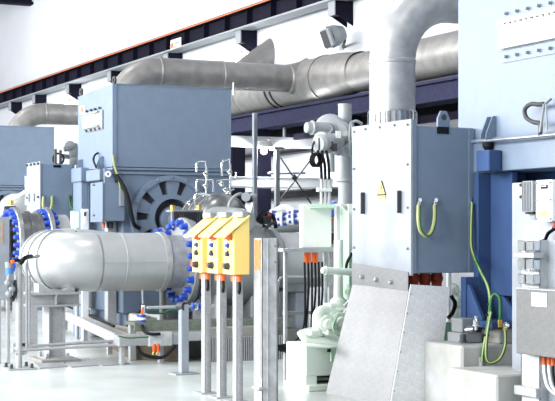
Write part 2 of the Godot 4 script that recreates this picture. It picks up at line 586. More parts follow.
func build_pipe_bridge() -> void:
	# manifold along the wall
	var Y := 4.09
	var X := 10.7
	var t := thing("manifold_pipe", "wide dull steel header pipe along the white wall resting on the blue beam", "pipe", Vector3(X, Y, -22))
	pcyl("wide_section", Vector3(X, Y, -30.3), Vector3(X, Y, -20.652), 0.37, M.duct, t, 40)
	plathe("reducer", Vector3(X, Y, -20.652), Vector3.BACK, [[0.0, 0.385], [0.06, 0.385], [0.06, 0.37], [0.55, 0.36], [1.15, 0.30], [1.15, 0.31], [1.19, 0.31]], M.duct, t, 40)
	pcyl("narrow_section", Vector3(X, Y - 0.02, -20.652 + 1.15), Vector3(X, Y - 0.02, -12.6), 0.30, M.duct, t, 40)
	plathe("weld_band", Vector3(X, Y, -23.704), Vector3.BACK, [[-0.03, 0.37], [-0.03, 0.378], [0.03, 0.378], [0.03, 0.37]], M.duct, t, 40)
	for u in [-22.112, -22.311]:  # black rings set at the gaps in the header
		plathe("black_gap_ring", Vector3(X, Y, u), Vector3.BACK, [[-0.03, 0.37], [-0.03, 0.378], [0.03, 0.378], [0.03, 0.37]], M.rubber, t, 40)
	# saddle collar where the feeder duct joins
	plathe("branch_collar", Vector3(10.289, 4.13, -21.3), Vector3.RIGHT, [[0.0, 0.225], [0.0, 0.24], [0.06, 0.24], [0.12, 0.26], [0.26, 0.31], [0.34, 0.36]], M.duct, t, 32, true)
	# oblique branch into the wall
	var b := thing("wall_branch_pipe", "short oblique steel pipe rising from the header into the white wall", "pipe", Vector3(11.300, 4.798, -24.481))
	pcyl("pipe", Vector3(10.750, 4.351, -24.829), Vector3(11.750, 5.087, -24.813), 0.27, M.duct, b, 32)
	# painted steel under the header: longitudinal beam, columns, cross members
	var yb := Y - 0.38
	var pb := thing("pipe_bridge", "dark blue steel pipe bridge frame carrying the header pipe along the wall", "steel frame", Vector3(X, 0, -22))
	var s := sh()
	box(s, Vector3(X - 0.2, yb - 0.04, -30.5), Vector3(X + 0.2, yb, -12.6))
	box(s, Vector3(X - 0.12, yb - 0.26, -30.5), Vector3(X - 0.08, yb - 0.04, -12.6))
	box(s, Vector3(X - 0.2, yb - 0.3, -30.5), Vector3(X + 0.2, yb - 0.26, -12.6))
	obj("longitudinal_beam", s, M.navy_beam, pb)
	for z in [-23.203, -24.339, -18.156, -19.862, -30.2]:
		s = sh()
		box(s, Vector3(X - 0.13, 0, z - 0.13), Vector3(X + 0.13, yb - 0.3, z - 0.11))
		box(s, Vector3(X - 0.13, 0, z + 0.11), Vector3(X + 0.13, yb - 0.3, z + 0.13))
		box(s, Vector3(X - 0.01, 0, z - 0.11), Vector3(X + 0.01, yb - 0.3, z + 0.11))
		obj("column", s, M.navy, pb)
	for v in [3.18]:
		pbox("cross_member", Vector3(X + 0.14, v, -30.5), Vector3(X + 0.22, v + 0.1, -12.6), M.navy, pb, 0.0)
	# black strips added on the wall for the dark openings behind the frame
	for q in [[3.3, 3.58, "upper"], [3.02, 3.08, "slim middle"], [2.2, 2.34, "lower"]]:
		var tr := thing("dark_opening_strip", "long black %s strip added on the wall for the dark openings behind the pipe bridge" % q[2], "trunking", Vector3(11.4, q[0], -24))
		pbox("body", Vector3(11.3, q[0], -30.0), Vector3(11.598, q[1], -12.6), M.black, tr, 0.01)
		pbox("lid", Vector3(11.285, q[1] - 0.02, -30.0), Vector3(11.598, q[1] + 0.01, -12.6), M.dark, tr, 0.0)
	# white pipe rails running across the hall behind the middle motor
	var D := -22.3
	var rows := [[139.0, 147.5, "thick white square rail, top one behind the middle motor"], [177.5, 187.5, "white square rail, lower one behind the middle motor"]]
	for q in [[3.043, 3.207, "thick white cable duct crossing behind the middle motor, upper of two"], [2.343, 2.516, "white cable duct crossing behind the middle motor, lower of two"]]:
		var r := thing("cross_duct", q[2], "cable duct", Vector3(10, q[0], D))
		pbox("duct", Vector3(9.599, q[0], D - 0.12), Vector3(11.6, q[1], D + 0.12), M.white, r, 0.02)
		pbox("lid", Vector3(9.599, q[1], D - 0.13), Vector3(11.6, q[1] + 0.012, D + 0.13), M.white, r, 0.0)
	# slim post and strut holding them
	var ps := thing("duct_post", "slim pale grey post standing beside the navy column", "post", Vector3(10.015, 0.091, -22.000))
	pbox("post", Vector3(9.987, 0.012, -22.04), Vector3(10.052, 3.601, -21.96), M.panel, ps)
	pbox("foot", Vector3(9.987 - 0.05, 0, -22.1), Vector3(10.052 + 0.05, 0.012, -21.9), M.panel, ps, 0.0)
	var p2 := thing("duct_post", "thin grey post with a small head plate under the upper white duct", "post", Vector3(10.389, 0.086, -21.900))
	pbox("post", Vector3(10.352, 0.012, -21.94), Vector3(10.427, 2.978, -21.86), M.grey, p2)
	pbox("head_plate", Vector3(10.295, 2.978, -22.0), Vector3(10.484, 3.029, -21.8), M.grey, p2)
	pbox("foot", Vector3(10.314, 0, -22.0), Vector3(10.465, 0.012, -21.8), M.grey, p2, 0.0)
	var p3 := thing("duct_post", "short grey post above the upper white duct", "post", Vector3(10.722, 3.214, -22.000))
	pbox("post", Vector3(10.703, 3.220, -22.33), Vector3(10.741, 3.4, -22.27), M.panel, p3)
	# crossed tension rods
	var cr := thing("cross_brace", "thin dark crossed tension rods with a turnbuckle plate below the white duct", "brace", Vector3(10.760, 2.511, -22.000))
	pcyl("rod", Vector3(10.470, 2.863, -21.950), Vector3(11.198, 1.894, -21.950), 0.014, M.dark, cr, 6)
	pcyl("rod", Vector3(11.174, 2.949, -21.980), Vector3(10.427, 2.061, -21.980), 0.014, M.dark, cr, 6)
	var sd := sh(); obox(sd, Transform3D(Basis(Vector3.BACK, PI / 4), Vector3(10.740, 2.517, -21.940)), Vector3(0.09, 0.09, 0.03), 0.01)
	obj("turnbuckle_plate", sd, M.dark, cr)
	pcyl("tie_bar", Vector3(10.291, 2.590, -22.050), Vector3(10.996, 2.603, -22.050), 0.02, M.grey, cr, 8)

func flange(called: String, parent: Node, at: Vector3, d: Vector3, r_in: float, r_out: float, t: float, n: int, br: float, bl: float, m: Material, both := true) -> void:
	var s := sh()
	lathe(s, at, d, [[0.0, r_in], [0.0, r_out - 0.01], [0.01, r_out], [t - 0.01, r_out], [t, r_out - 0.01], [t, r_in]], 48)
	var fl := obj(called, s, m, parent)
	var bm := bolt_mesh(br, bl)
	var f := frame_of(d)
	for k in n:
		var a := TAU * (k + 0.5) / n
		var e: Vector3 = f[0] * cos(a) + f[1] * sin(a)
		var p: Vector3 = at + e * (r_out - br * 1.7)
		place("bolt", bm, M.bolt_blue, fl, facing(p, -d))
		if both: place("bolt", bm, M.bolt_blue, fl, facing(p + d * t, d))

func build_ducts() -> void:
	var D := -21.3
	var t := thing("exhaust_duct", "dull steel exhaust duct with wide elbow rising behind the middle motor", "duct", Vector3(7.47, 0, D))
	ptube("elbow_run", bent([Vector3(7.36, 0.0, D), Vector3(7.36, 4.13, D), Vector3(10.529, 4.13, D)], 0.66, 14), 0.228, M.duct, t, 36)
	for x in [8.02, 10.455, 9.1]:
		plathe("weld_ring", Vector3(x - 0.02, 4.13, D), Vector3.RIGHT, [[0.0, 0.228], [0.01, 0.236], [0.035, 0.236], [0.045, 0.228]], M.duct, t, 36)
	for k in 2: pcyl("stud", Vector3(9.231, 3.8 + 0.0 * k, D + 0.2 - 0.25 * k), Vector3(9.231, 4.0, D + 0.2 - 0.25 * k), 0.015, M.steel, t, 6)
	dup(t, "exhaust_duct", "dull steel exhaust duct with wide elbow rising behind the farthest motor", Vector3(8.1, 0, -29.95))
	# bright duct by the near motor
	D = -12.9
	var X := 7.45
	var n := thing("exhaust_duct", "bright steel exhaust duct with elbow rising behind the tall terminal box", "duct", Vector3(X, 0, D))
	var yc := 3.361
	ptube("upright", [Vector3(X, 0.0, D), Vector3(X, yc, D)], 0.24, M.duct_bright, n, 40)
	var R := 4.05 - yc
	ptube("elbow", bent([Vector3(X, yc - 0.01, D), Vector3(X, yc + R, D), Vector3(10.7, yc + R, D)], R - 0.005, 18), 0.24, M.duct_bright, n, 40)
	plathe("weld_ring", Vector3(X, yc - 0.025, D), Vector3.UP, [[0.0, 0.24], [0.008, 0.247], [0.04, 0.247], [0.05, 0.24]], M.duct_bright, n, 40)
	plathe("collar", Vector3(X, 2.704 - 0.12, D), Vector3.UP, [[0.0, 0.243], [0.0, 0.275], [0.02, 0.275], [0.02, 0.243]], M.steel, n, 40)
	plathe("clamp_band", Vector3(X, 2.835, D), Vector3.UP, [[0.0, 0.24], [0.0, 0.25], [0.02, 0.25], [0.02, 0.24]], M.steel, n, 40)
	var fm := sh(); box(fm, Vector3(-0.012, 0, -0.008), Vector3(0.012, 2.835 - 2.704 + 0.12, 0.012))
	var fin := fm.commit()
	for k in 28:
		var a := TAU * k / 28.0
		place("clamp_finger", fin, M.chrome, n, Transform3D(Basis(Vector3.UP, a), Vector3(X, 2.704 - 0.12, D) + Vector3(sin(a), 0, cos(a)) * 0.248))

# sector plate in the x-y plane facing +z
func sector(s: SurfaceTool, c: Vector3, r0: float, r1: float, a0: float, a1: float, t: float) -> void:
	var poly := []
	for k in 5:
		var a := lerpf(a0, a1, k / 4.0)
		poly.append(c + Vector3(cos(a), sin(a), 0) * r1)
	for k in 5:
		var a := lerpf(a1, a0, k / 4.0)
		poly.append(c + Vector3(cos(a), sin(a), 0) * r0)
	prism(s, poly, Vector3(0, 0, t))

func wedge_mount(t: Node, x: float, y: float, z: float, k: float) -> void:
	# triangular foot bracket of the cooler with a conical rubber mount below
	var s := sh()
	for e in [-0.07 * k, 0.055 * k]:
		prism(s, [Vector3(x + 0.02, y, z + e), Vector3(x - 0.16 * k, y, z + e), Vector3(x - 0.16 * k, y + 0.06 * k, z + e), Vector3(x - 0.04, y + 0.3 * k, z + e), Vector3(x + 0.02, y + 0.3 * k, z + e)], Vector3(0, 0, 0.015 * k))
	box(s, Vector3(x - 0.17 * k, y - 0.02, z - 0.08 * k), Vector3(x + 0.02, y, z + 0.08 * k))
	obj("foot_bracket", s, M.motor, t)
	plathe("rubber_mount", Vector3(x - 0.085 * k, y - 0.02, z), Vector3.DOWN, [[0.0, 0.075 * k], [0.07 * k, 0.075 * k], [0.14 * k, 0.03 * k], [0.14 * k, 0.0]], M.rubber, t, 12)

func build_motors() -> void:
	var x0 := 6.57
	var x1 := 8.38
	var zf := -19.28
	var zb := -20.93
	var ys := 2.515
	var yt := 3.685
	var t := thing("electric_motor", "middle blue-grey electric motor with box-shaped cooler and round vented end shield", "motor", Vector3(7.475, 0, -20.1), "")
	# cooler on top; its aisle side shows a sloping rear shoulder
	var s := sh()
	prism(s, [Vector3(x0, ys, zf), Vector3(x0, yt, zf), Vector3(x0, yt, -20.028), Vector3(x0, 3.643, zb), Vector3(x0, ys, zb)], Vector3(x1 - x0, 0, 0))
	var cooler := obj("cooler", s, M.motor, t)
	s = sh()
	box(s, Vector3(x0 - 0.012, ys, zf - 0.01), Vector3(x0 + 0.05, yt + 0.012, zf + 0.012))
	box(s, Vector3(x0, yt, zf - 0.1), Vector3(x1 + 0.01, yt + 0.012, zf + 0.012))
	box(s, Vector3(x1 - 0.04, ys, zf - 0.05), Vector3(x1 + 0.012, yt + 0.012, zf + 0.012))
	obj("edge_trim", s, M.motor, cooler)
	# seam flanges between cooler and motor
	for k in 2:
		pbox("seam_flange", Vector3(x0 - 0.02, ys - 0.045 - 0.06 * k, zb - 0.02), Vector3(x1 + 0.02, ys - 0.012 - 0.06 * k, zf + 0.02), M.motor, t)
	# motor body below
	s = sh()
	box(s, Vector3(x0 + 0.14, 0.42, zb), Vector3(x1, ys - 0.03, zf - 0.02), 0.02)
	obj("body", s, M.motor, t)
	# end shield
	var c := Vector3(7.43, 1.788, zf)
	s = sh(); ring(s, c + Vector3(0, 0, -0.02), Vector3.BACK, 0.54, 0.615, 0.11, 56)
	obj("shield_rim", s, M.motor, t)
	s = sh(); lathe(s, c + Vector3(0, 0, -0.015), Vector3.BACK, [[0.0, 0.545], [0.0, 0.29], [0.0, 0.0]], 48)
	obj("shield_back", s, M.dark, t)
	for k in 10:
		s = sh()
		var a := TAU * (k + 0.1) / 10.0
		sector(s, c + Vector3(0, 0, -0.01), 0.34, 0.542, a, a + deg_to_rad(23), 0.07)
		obj("shield_spoke", s, M.motor, t)
	s = sh(); ring(s, c + Vector3(0, 0, -0.015), Vector3.BACK, 0.275, 0.345, 0.14, 48)
	obj("shield_hub", s, M.motor, t)
	plathe("shaft_sleeve", c + Vector3(0.02, -0.03, -0.01), Vector3.BACK, [[0.0, 0.2], [0.2, 0.2], [0.2, 0.12], [0.3, 0.12], [0.3, 0.0]], M.motor, t, 32)
	var bm := bolt_mesh(0.016, 0.03)
	for k in 16:
		var a := TAU * k / 16.0
		place("shield_bolt", bm, M.motor, t, facing(c + Vector3(cos(a) * 0.58, sin(a) * 0.58, 0.09), Vector3.BACK))
	# feet
	for e in [x0 + 0.2, x1 - 0.4]:
		pbox("foot", Vector3(e, 0.0, zb), Vector3(e + 0.2, 0.42, zf - 0.05), M.motor, t, 0.01)
	# inspection cover with bolts on the aisle side
	var xw := x0 - 0.012
	var pl := pbox("inspection_cover", Vector3(xw - 0.006, 3.075, -20.529), Vector3(xw, 3.355, -19.706), M.steel, t, 0.0)
	pbox("cover_window", Vector3(xw - 0.03, 3.155, -20.578), Vector3(xw - 0.007, 3.318, -20.005), M.white, pl, 0.002)
	for v in [3.133, 3.340]:
		pbox("cover_bar", Vector3(xw - 0.035, v - 0.012, -20.578), Vector3(xw - 0.007, v + 0.012, -19.866), M.grey, pl, 0.0)
	var bs := bolt_mesh(0.016, 0.03)
	for z in [-20.432, -20.217, -20.028, -19.820]:
		for v in [3.388, 3.094]:
			place("bolt", bs, M.dark, pl, facing(Vector3(xw, v, z), Vector3.LEFT))
	var stk := pbox("sticker", Vector3(x0 - 0.006, 3.369, -20.801), Vector3(x0 - 0.002, 3.490, -20.603), M.label_white, t, 0.0)
	pbox("print", Vector3(x0 - 0.009, 3.391, -20.766), Vector3(x0 - 0.007, 3.467, -20.637), M.copper, stk, 0.0)
	# lifting lugs
	for q in [[-19.327, yt], [-20.876, 3.654]]:
		s = sh(); ring(s, Vector3(x0 + 0.02, q[1] + 0.06, q[0]), Vector3.RIGHT, 0.03, 0.06, 0.03, 16)
		obj("lifting_lug", s, M.dark, t)
	wedge_mount(t, x0, 2.5, -20.726, 0.6)
	wedge_mount(t, x0, 2.5, -19.729, 0.6)
	# saddle beam under the mounts
	pbox("mount_beam", Vector3(x0 - 0.2, 2.317, -19.905), Vector3(x0 + 0.16, 2.475, zf - 0.02), M.motor, t, 0.01)
	# side plate with round hole
	s = sh()
	prism(s, [Vector3(6.416, 2.488, -19.200), Vector3(6.497, 2.462, -19.200), Vector3(6.601, 2.237, -19.200), Vector3(6.616, 2.110, -19.200), Vector3(6.542, 2.208, -19.200), Vector3(6.416, 2.263, -19.200)], Vector3(0, 0, -0.04))
	obj("side_plate", s, M.motor, t)
	s = sh(); ring(s, Vector3(6.464, 2.404, -19.190), Vector3.BACK, 0.02, 0.045, 0.01, 16)
	obj("plate_eye", s, M.white, t)
	# earth cable and black power cable down the corner
	ptube("earth_cable", curve([Vector3(6.542, 2.675, -19.200), Vector3(6.564, 2.520, -19.200), Vector3(6.606, 2.364, -19.170), Vector3(6.629, 2.222, -19.150), Vector3(6.643, 2.109, -19.150)]), 0.016, M.cable_yellow, t, 6)
	ptube("power_cable", curve([Vector3(6.569, 2.391, -19.150), Vector3(6.626, 2.291, -19.100), Vector3(6.698, 2.107, -19.050), Vector3(6.757, 1.868, -19.050), Vector3(6.820, 1.699, -19.100), Vector3(6.931, 1.643, -19.200)]), 0.03, M.rubber, t, 8)
	ptube("loop_cable", curve([Vector3(6.400, 2.516, -19.533), Vector3(6.450, 2.629, -19.801), Vector3(6.500, 2.707, -19.885), Vector3(6.560, 2.739, -19.928)]), 0.016, M.rubber, t, 6)
	pbox("corner_conduit", Vector3(6.611, 1.952, -19.100), Vector3(6.678, 2.179, -19.100) + Vector3(0, 0, -0.1), M.grey, t, 0.005)
	var m3 := dup(t, "electric_motor", "farthest blue-grey electric motor partly hidden behind the narrow terminal box", Vector3(7.35, 0, -28.75))
	# narrow terminal box below the corner of the middle motor
	var tb := thing("terminal_box", "narrow upright blue-grey box below the corner of the middle motor's cooler", "terminal box", Vector3(6.5, 1.727, -19.4))
	s = sh(); box(s, Vector3(6.385, 1.741, -19.72), Vector3(x0 + 0.13, 2.275, -19.15), 0.006)
	obj("body", s, M.motor, tb)
	pbox("front_cover", Vector3(6.385 - 0.02, 1.727, -19.686), Vector3(6.385, 2.289, -19.14), M.motor, tb, 0.003)
	for q in [186.0, 218.0]:
		place("screw", bs, M.grey, tb, facing(Vector3(6.360, 2.043, -19.502) + Vector3(0.0, (202.0 - q) * 0.0135, 0), Vector3.LEFT))
	for k in 3: pcyl("cable_gland", Vector3(6.550, 1.728, -19.400) + Vector3(0.06 * k - 0.08, 0.0, 0), Vector3(6.550, 1.643, -19.400) + Vector3(0.06 * k - 0.08, 0, 0), 0.02, M.orange if k == 0 else M.dark, tb, 8)
	pbox("support_leg", Vector3(6.55, 0.0, -19.6), Vector3(6.68, 1.741, -19.45), M.galv, tb)
	# pillar in plain motor paint beside it and the pale duct standing on it
	var pil := thing("motor_pedestal", "steel pedestal under the far corner of the middle motor's cooler", "pedestal", Vector3(6.4, 0, -20.7))
	pbox("column", Vector3(6.467, 0.0, -20.85), Vector3(6.574, 2.336, -20.45), M.motor, pil, 0.01)
	pbox("cap_plate", Vector3(6.467 - 0.02, 2.336, -20.88), Vector3(6.574 + 0.05, 2.546, -20.4), M.motor, pil, 0.01)
	var sm := thing("small_junction_box", "little pale green junction box with cables beside the middle motor's pedestal", "junction box", Vector3(6.343, 1.585, -20.300))
	pbox("case", Vector3(6.289, 1.630, -20.300), Vector3(6.396, 1.896, -20.300) + Vector3(0, 0, -0.12), M.mint_deep, sm, 0.01)
	pbox("lid", Vector3(6.291, 1.644, -20.280), Vector3(6.383, 1.881, -20.280) + Vector3(0, 0, -0.012), M.mint, sm, 0.004)
	ptube("cable", curve([Vector3(6.312, 1.615, -20.250), Vector3(6.304, 1.526, -20.250), Vector3(6.327, 1.408, -20.250)]), 0.015, M.rubber, sm, 6)
	pcyl("stand", Vector3(6.377, 1.630, -20.360), Vector3(6.377, 0.0, -20.36), 0.03, M.galv, sm, 8)
	var wp := thing("warning_label_post", "white label post between junction box and narrow terminal box", "post", Vector3(6.410, 0.588, -20.100))
	pbox("post", Vector3(6.372, 0.0, -20.15), Vector3(6.471, 1.923, -20.09), M.white, wp)
	pbox("plate", Vector3(6.380, 1.703, -20.09), Vector3(6.434, 1.893, -20.08), M.label_white, wp, 0.0)
	pbox("print", Vector3(6.396, 1.820, -20.08), Vector3(6.426, 1.879, -20.075), M.dark, wp, 0.0)
	# tall terminal box 2 (dark blue), with loops of earth cable
	var b2 := thing("terminal_box", "dark blue terminal box with pale cover and cable loops before the farthest motor", "terminal box", Vector3(6.3, 0, -21.5))
	pbox("body", Vector3(6.081, 1.623, -22.0), Vector3(6.588, 2.630, -21.24), M.motor, b2, 0.008)
	var cv := pbox("cover", Vector3(6.081 - 0.025, 1.569, -21.956), Vector3(6.081, 2.663, -21.22), M.panel, b2, 0.003)
	for z in [-21.5, -21.8]:
		pbox("handle", Vector3(6.081 - 0.05, 2.059, z - 0.02), Vector3(6.081 - 0.026, 2.181, z + 0.02), M.grey, cv)
	for z in [-21.28, -21.48, -21.68, -21.9]:
		for y in [2.632, 1.600, 2.120]:
			if y > 2.3 or y < 1.8 or z > -21.3 or z < -21.85:
				place("screw", bs, M.dark, cv, facing(Vector3(6.081 - 0.025, y, z), Vector3.LEFT))
	pbox("rating_plate", Vector3(6.275, 2.575, -21.230), Vector3(6.394, 2.615, -21.230) + Vector3(0, 0, -0.01), M.black, b2, 0.0)
	ptube("earth_cable", curve([Vector3(6.109, 2.119, -21.200), Vector3(6.087, 1.996, -21.150), Vector3(6.118, 1.913, -21.150), Vector3(6.181, 1.913, -21.150), Vector3(6.220, 1.982, -21.150), Vector3(6.243, 2.121, -21.200)]), 0.02, M.cable_yellow, b2, 8)
	ptube("earth_cable", curve([Vector3(6.520, 2.124, -21.200), Vector3(6.513, 2.015, -21.150), Vector3(6.545, 1.938, -21.100), Vector3(6.561, 1.890, -21.000)]), 0.02, M.cable_green, b2, 8)
	for u in [Vector3(6.109, 2.127, -21.200), Vector3(6.243, 2.128, -21.200), Vector3(6.520, 2.131, -21.200)]:
		pcyl("earth_stud", u, u + Vector3(0, 0, -0.05), 0.025, M.chrome, b2, 8)
	var s3 := sh()
	ring(s3, Vector3(6.427, 2.721, -21.500), Vector3.BACK, 0.07, 0.1, 0.03, 20)
	obj("lifting_eye", s3, M.dark, b2)
	pbox("lug_frame", Vector3(6.349, 2.637, -21.400), Vector3(6.381, 2.870, -21.400) + Vector3(0, 0, -0.05), M.dark, b2)
	pbox("lug_frame", Vector3(6.429, 2.639, -21.400), Vector3(6.461, 2.856, -21.400) + Vector3(0, 0, -0.05), M.dark, b2)
	pbox("support_leg", Vector3(6.25, 0, -21.75), Vector3(6.45, 1.623, -21.55), M.galv, b2)

func build_near_motor() -> void:
	var x0 := 7.47
	var zb := -11.672
	var zf := -10.0
	var ys := 2.46
	var t := thing("electric_motor", "nearest pale blue-grey electric motor with bolted inspection cover on its tall cooler", "motor", Vector3(8.4, 0, -10.8))
	pbox("cooler", Vector3(x0, ys, zb), Vector3(9.3, 4.1, zf), M.motor, t, 0.006)
	pbox("seam_rail", Vector3(x0 - 0.05, ys - 0.03, zb - 0.02), Vector3(x0 + 0.1, ys, zf), M.motor, t)
	pcyl("seam_rod", Vector3(7.360, 2.427, -11.158), Vector3(7.360, 2.424, -9.905), 0.014, M.steel, t, 8)
	pbox("base_frame", Vector3(x0 - 0.02, 2.152, zb - 0.02), Vector3(9.3, ys - 0.03, zf), M.motor, t, 0.006)
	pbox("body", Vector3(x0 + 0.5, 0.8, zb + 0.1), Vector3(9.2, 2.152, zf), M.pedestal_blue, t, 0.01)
	# inspection cover on the aisle side
	var xw := x0
	var cv := pbox("inspection_cover", Vector3(xw - 0.012, 3.255, -10.977), Vector3(xw, 3.541, -10.02), M.galv, t, 0.0)
	pbox("cover_window", Vector3(xw - 0.02, 3.311, -10.961), Vector3(xw - 0.012, 3.495, -10.02), M.white, cv, 0.0)
	for y in [3.513, 3.283]:
		pbox("clamp_bar", Vector3(xw - 0.05, y - 0.022, -10.913), Vector3(xw - 0.012, y + 0.022, -10.02), M.galv, cv, 0.004)
	var bm := bolt_mesh(0.014, 0.035)
	for k in 10:
		var z := lerpf(-10.849, -10.1, k / 9.0)
		for y in [3.481, 3.306]:
			place("bolt", bm, M.chrome, cv, facing(Vector3(xw - 0.022, y, z), Vector3.LEFT))
		if k % 2 == 0:
			for y in [3.585, 3.191]:
				place("bolt", bm, M.grey, cv, facing(Vector3(xw, y, z), Vector3.LEFT))
	for y in [3.504, 3.292]:
		place("bolt", bolt_mesh(0.022, 0.03), M.steel, cv, facing(Vector3(xw - 0.012, y, -10.945), Vector3.LEFT))
	pbox("drip_edge", Vector3(xw - 0.012, 3.142 - 0.004, -10.913), Vector3(xw, 3.142 + 0.004, -10.02), M.grey, t, 0.0)
	wedge_mount(t, x0, 2.450, -11.069, 0.7)
	# hook with looped cable
	var h := sh()
	tube(h, [Vector3(7.300, 2.452, -10.108), Vector3(7.320, 2.683, -10.078), Vector3(7.440, 2.744, -10.141)], 0.012, 6)
	tube(h, [Vector3(7.300, 2.463, -10.007), Vector3(7.320, 2.689, -10.049)], 0.008, 6)
	obj("cable_bracket", h, M.grey, t)
	ptube("looped_cable", curve([Vector3(7.380, 2.700, -10.160), Vector3(7.360, 2.700, -10.220), Vector3(7.360, 2.712, -10.323), Vector3(7.360, 2.676, -10.413), Vector3(7.360, 2.604, -10.398), Vector3(7.360, 2.553, -10.294), Vector3(7.360, 2.528, -10.191), Vector3(7.360, 2.424, -10.191)]), 0.02, M.dark, t, 8)
	var pe := thing("motor_pedestal", "tall dark blue steel pedestal with triangular gussets under the nearest motor", "pedestal", Vector3(7.6, 0, -11.3))
	# cross head under the rubber mount, then the upright end plate and the gusset plates before it
	pbox("cross_head", Vector3(7.3, 2.146, -11.1), Vector3(x0 - 0.03, 2.340, -10.890), M.pedestal_blue, pe, 0.008)
	pbox("lower_plate", Vector3(7.28, 0.78, -11.33), Vector3(7.42, 1.17, -11.25), M.pedestal_blue, pe, 0.004)
	pbox("upright", Vector3(7.42, 0.78, -11.33), Vector3(7.96, 2.146, -11.25), M.pedestal_blue, pe, 0.006)
	pbox("web_plate", Vector3(7.56, 1.0, -11.25), Vector3(7.62, 2.146, -10.9), M.pedestal_blue, pe, 0.004)
	pbox("foot_plate", Vector3(7.24, 0.72, -11.36), Vector3(7.96, 0.78, -10.76), M.pedestal_blue, pe, 0.008)
	for q in [[7.3, 0.25], [7.59, 0.42], [7.9, 0.42]]:
		var g := sh()
		prism(g, [Vector3(q[0], 0.78, -11.25), Vector3(q[0], 1.1, -11.25), Vector3(q[0], 1.1, -11.22), Vector3(q[0], 0.8, -11.25 + q[1]), Vector3(q[0], 0.78, -11.25 + q[1])], Vector3(0.03, 0, 0))
		obj("gusset", g, M.pedestal_blue, pe)
	# concrete plinth with grout pads
	var pn := thing("concrete_plinth", "pale concrete plinth under the nearest motor's blue pedestal", "plinth", Vector3(7.5, 0, -10.8))
	pbox("block", Vector3(6.9, 0.0, -11.36), Vector3(9.4, 0.577, -10.72), M.plinth, pn, 0.02)
	pbox("lower_step", Vector3(6.75, 0.0, -10.72), Vector3(9.4, 0.395, -9.95), M.plinth, pn, 0.015)
	pbox("grout_pad", Vector3(7.34, 0.577, -11.32), Vector3(9.2, 0.72, -10.78), M.concrete, pn, 0.01)
	# jacking block with bolts
	var jb := thing("jacking_block", "grey steel jacking block with nuts beside the blue pedestal foot", "bracket", Vector3(6.9, 0.577, -11.1))
	var yj := 0.577
	pbox("base_block", Vector3(7.050, yj, -11.2), Vector3(7.289, 0.671, -10.98), M.casting, jb, 0.008)
	pbox("upright_block", Vector3(7.093, 0.671, -11.2), Vector3(7.234, 0.800, -11.02), M.casting, jb, 0.008)
	pcyl("jack_screw", Vector3(7.113, 0.699, -10.980), Vector3(7.147, 0.712, -10.900), 0.022, M.steel, jb, 10)
	place("nut", bolt_mesh(0.03, 0.045), M.grey, jb, facing(Vector3(7.139, 0.703, -10.970), Vector3(0.3, 0, 1).normalized()))
	pcyl("stud", Vector3(7.135, 0.706, -10.850), Vector3(7.135, 0.833, -10.850), 0.016, M.chrome, jb, 8)
	place("nut", bolt_mesh(0.03, 0.06), M.chrome, jb, facing(Vector3(7.135, 0.743, -10.850), Vector3.UP))
	place("nut", bolt_mesh(0.03, 0.07), M.dark, jb, facing(Vector3(7.029, 0.598, -10.900), Vector3.UP))
	# earth cable running down the pedestal to the plinth
	var gc := thing("earth_cable", "green and yellow earth cable looping down from terminal box to plinth", "cable", Vector3(7.387, 1.863, -11.300))
	var path := curve([Vector3(7.387, 1.863, -11.300), Vector3(7.363, 1.609, -11.280), Vector3(7.354, 1.422, -11.250), Vector3(7.277, 1.243, -11.000), Vector3(7.231, 1.095, -10.800), Vector3(7.219, 0.935, -10.750), Vector3(7.153, 0.715, -10.700), Vector3(7.111, 0.538, -10.700), Vector3(7.100, 0.431, -10.700)], 8)
	var a := sh(); tube(a, path, 0.017, 8)
	obj("outer_sheath", a, M.cable_green, gc)
	var pa := []
	for p in path: pa.append(p + Vector3(-0.008, 0, 0.012))
	ptube("yellow_stripe", pa, 0.009, M.cable_yellow, gc, 6)
	var path2 := curve([Vector3(7.199, 0.820, -10.720), Vector3(7.209, 0.981, -10.720), Vector3(7.239, 1.035, -10.700), Vector3(7.265, 0.983, -10.660), Vector3(7.265, 0.804, -10.660)], 8)
	ptube("loop", path2, 0.016, M.cable_green, gc, 8)
	var path3 := curve([Vector3(7.305, 0.715, -10.640), Vector3(7.291, 0.582, -10.620), Vector3(7.238, 0.468, -10.620), Vector3(7.155, 0.425, -10.640), Vector3(7.116, 0.479, -10.660), Vector3(7.140, 0.672, -10.680), Vector3(7.196, 0.875, -10.700)], 8)
	var pt := []
	for p in path3: pt.append(p + Vector3(-0.008, 0.004, 0.012))
	ptube("loop", path3, 0.016, M.cable_green, gc, 8)
	ptube("yellow_stripe", pt, 0.008, M.cable_yellow, gc, 6)
	for q in [Vector3(7.265, 0.768, -10.660), Vector3(7.305, 0.741, -10.640)]:
		pbox("lug", q + Vector3(-0.02, -0.03, -0.01), q + Vector3(0.02, 0.04, 0.01), M.brass, gc)
	for q in [Vector3(7.213, 0.935, -10.750), Vector3(7.191, 0.837, -10.740), Vector3(7.143, 0.662, -10.700)]:
		plathe("cable_tie", q, Vector3.UP, [[0.0, 0.03], [0.018, 0.03]], M.black, gc, 10)
	pcyl("conduit", Vector3(7.103, 0.474, -10.720), Vector3(7.097, 0.171, -10.720), 0.024, M.galv, gc, 10)
	place("clamp_bolt", bolt_mesh(0.02, 0.04), M.chrome, gc, facing(Vector3(7.283, 0.762, -10.600), Vector3.BACK))

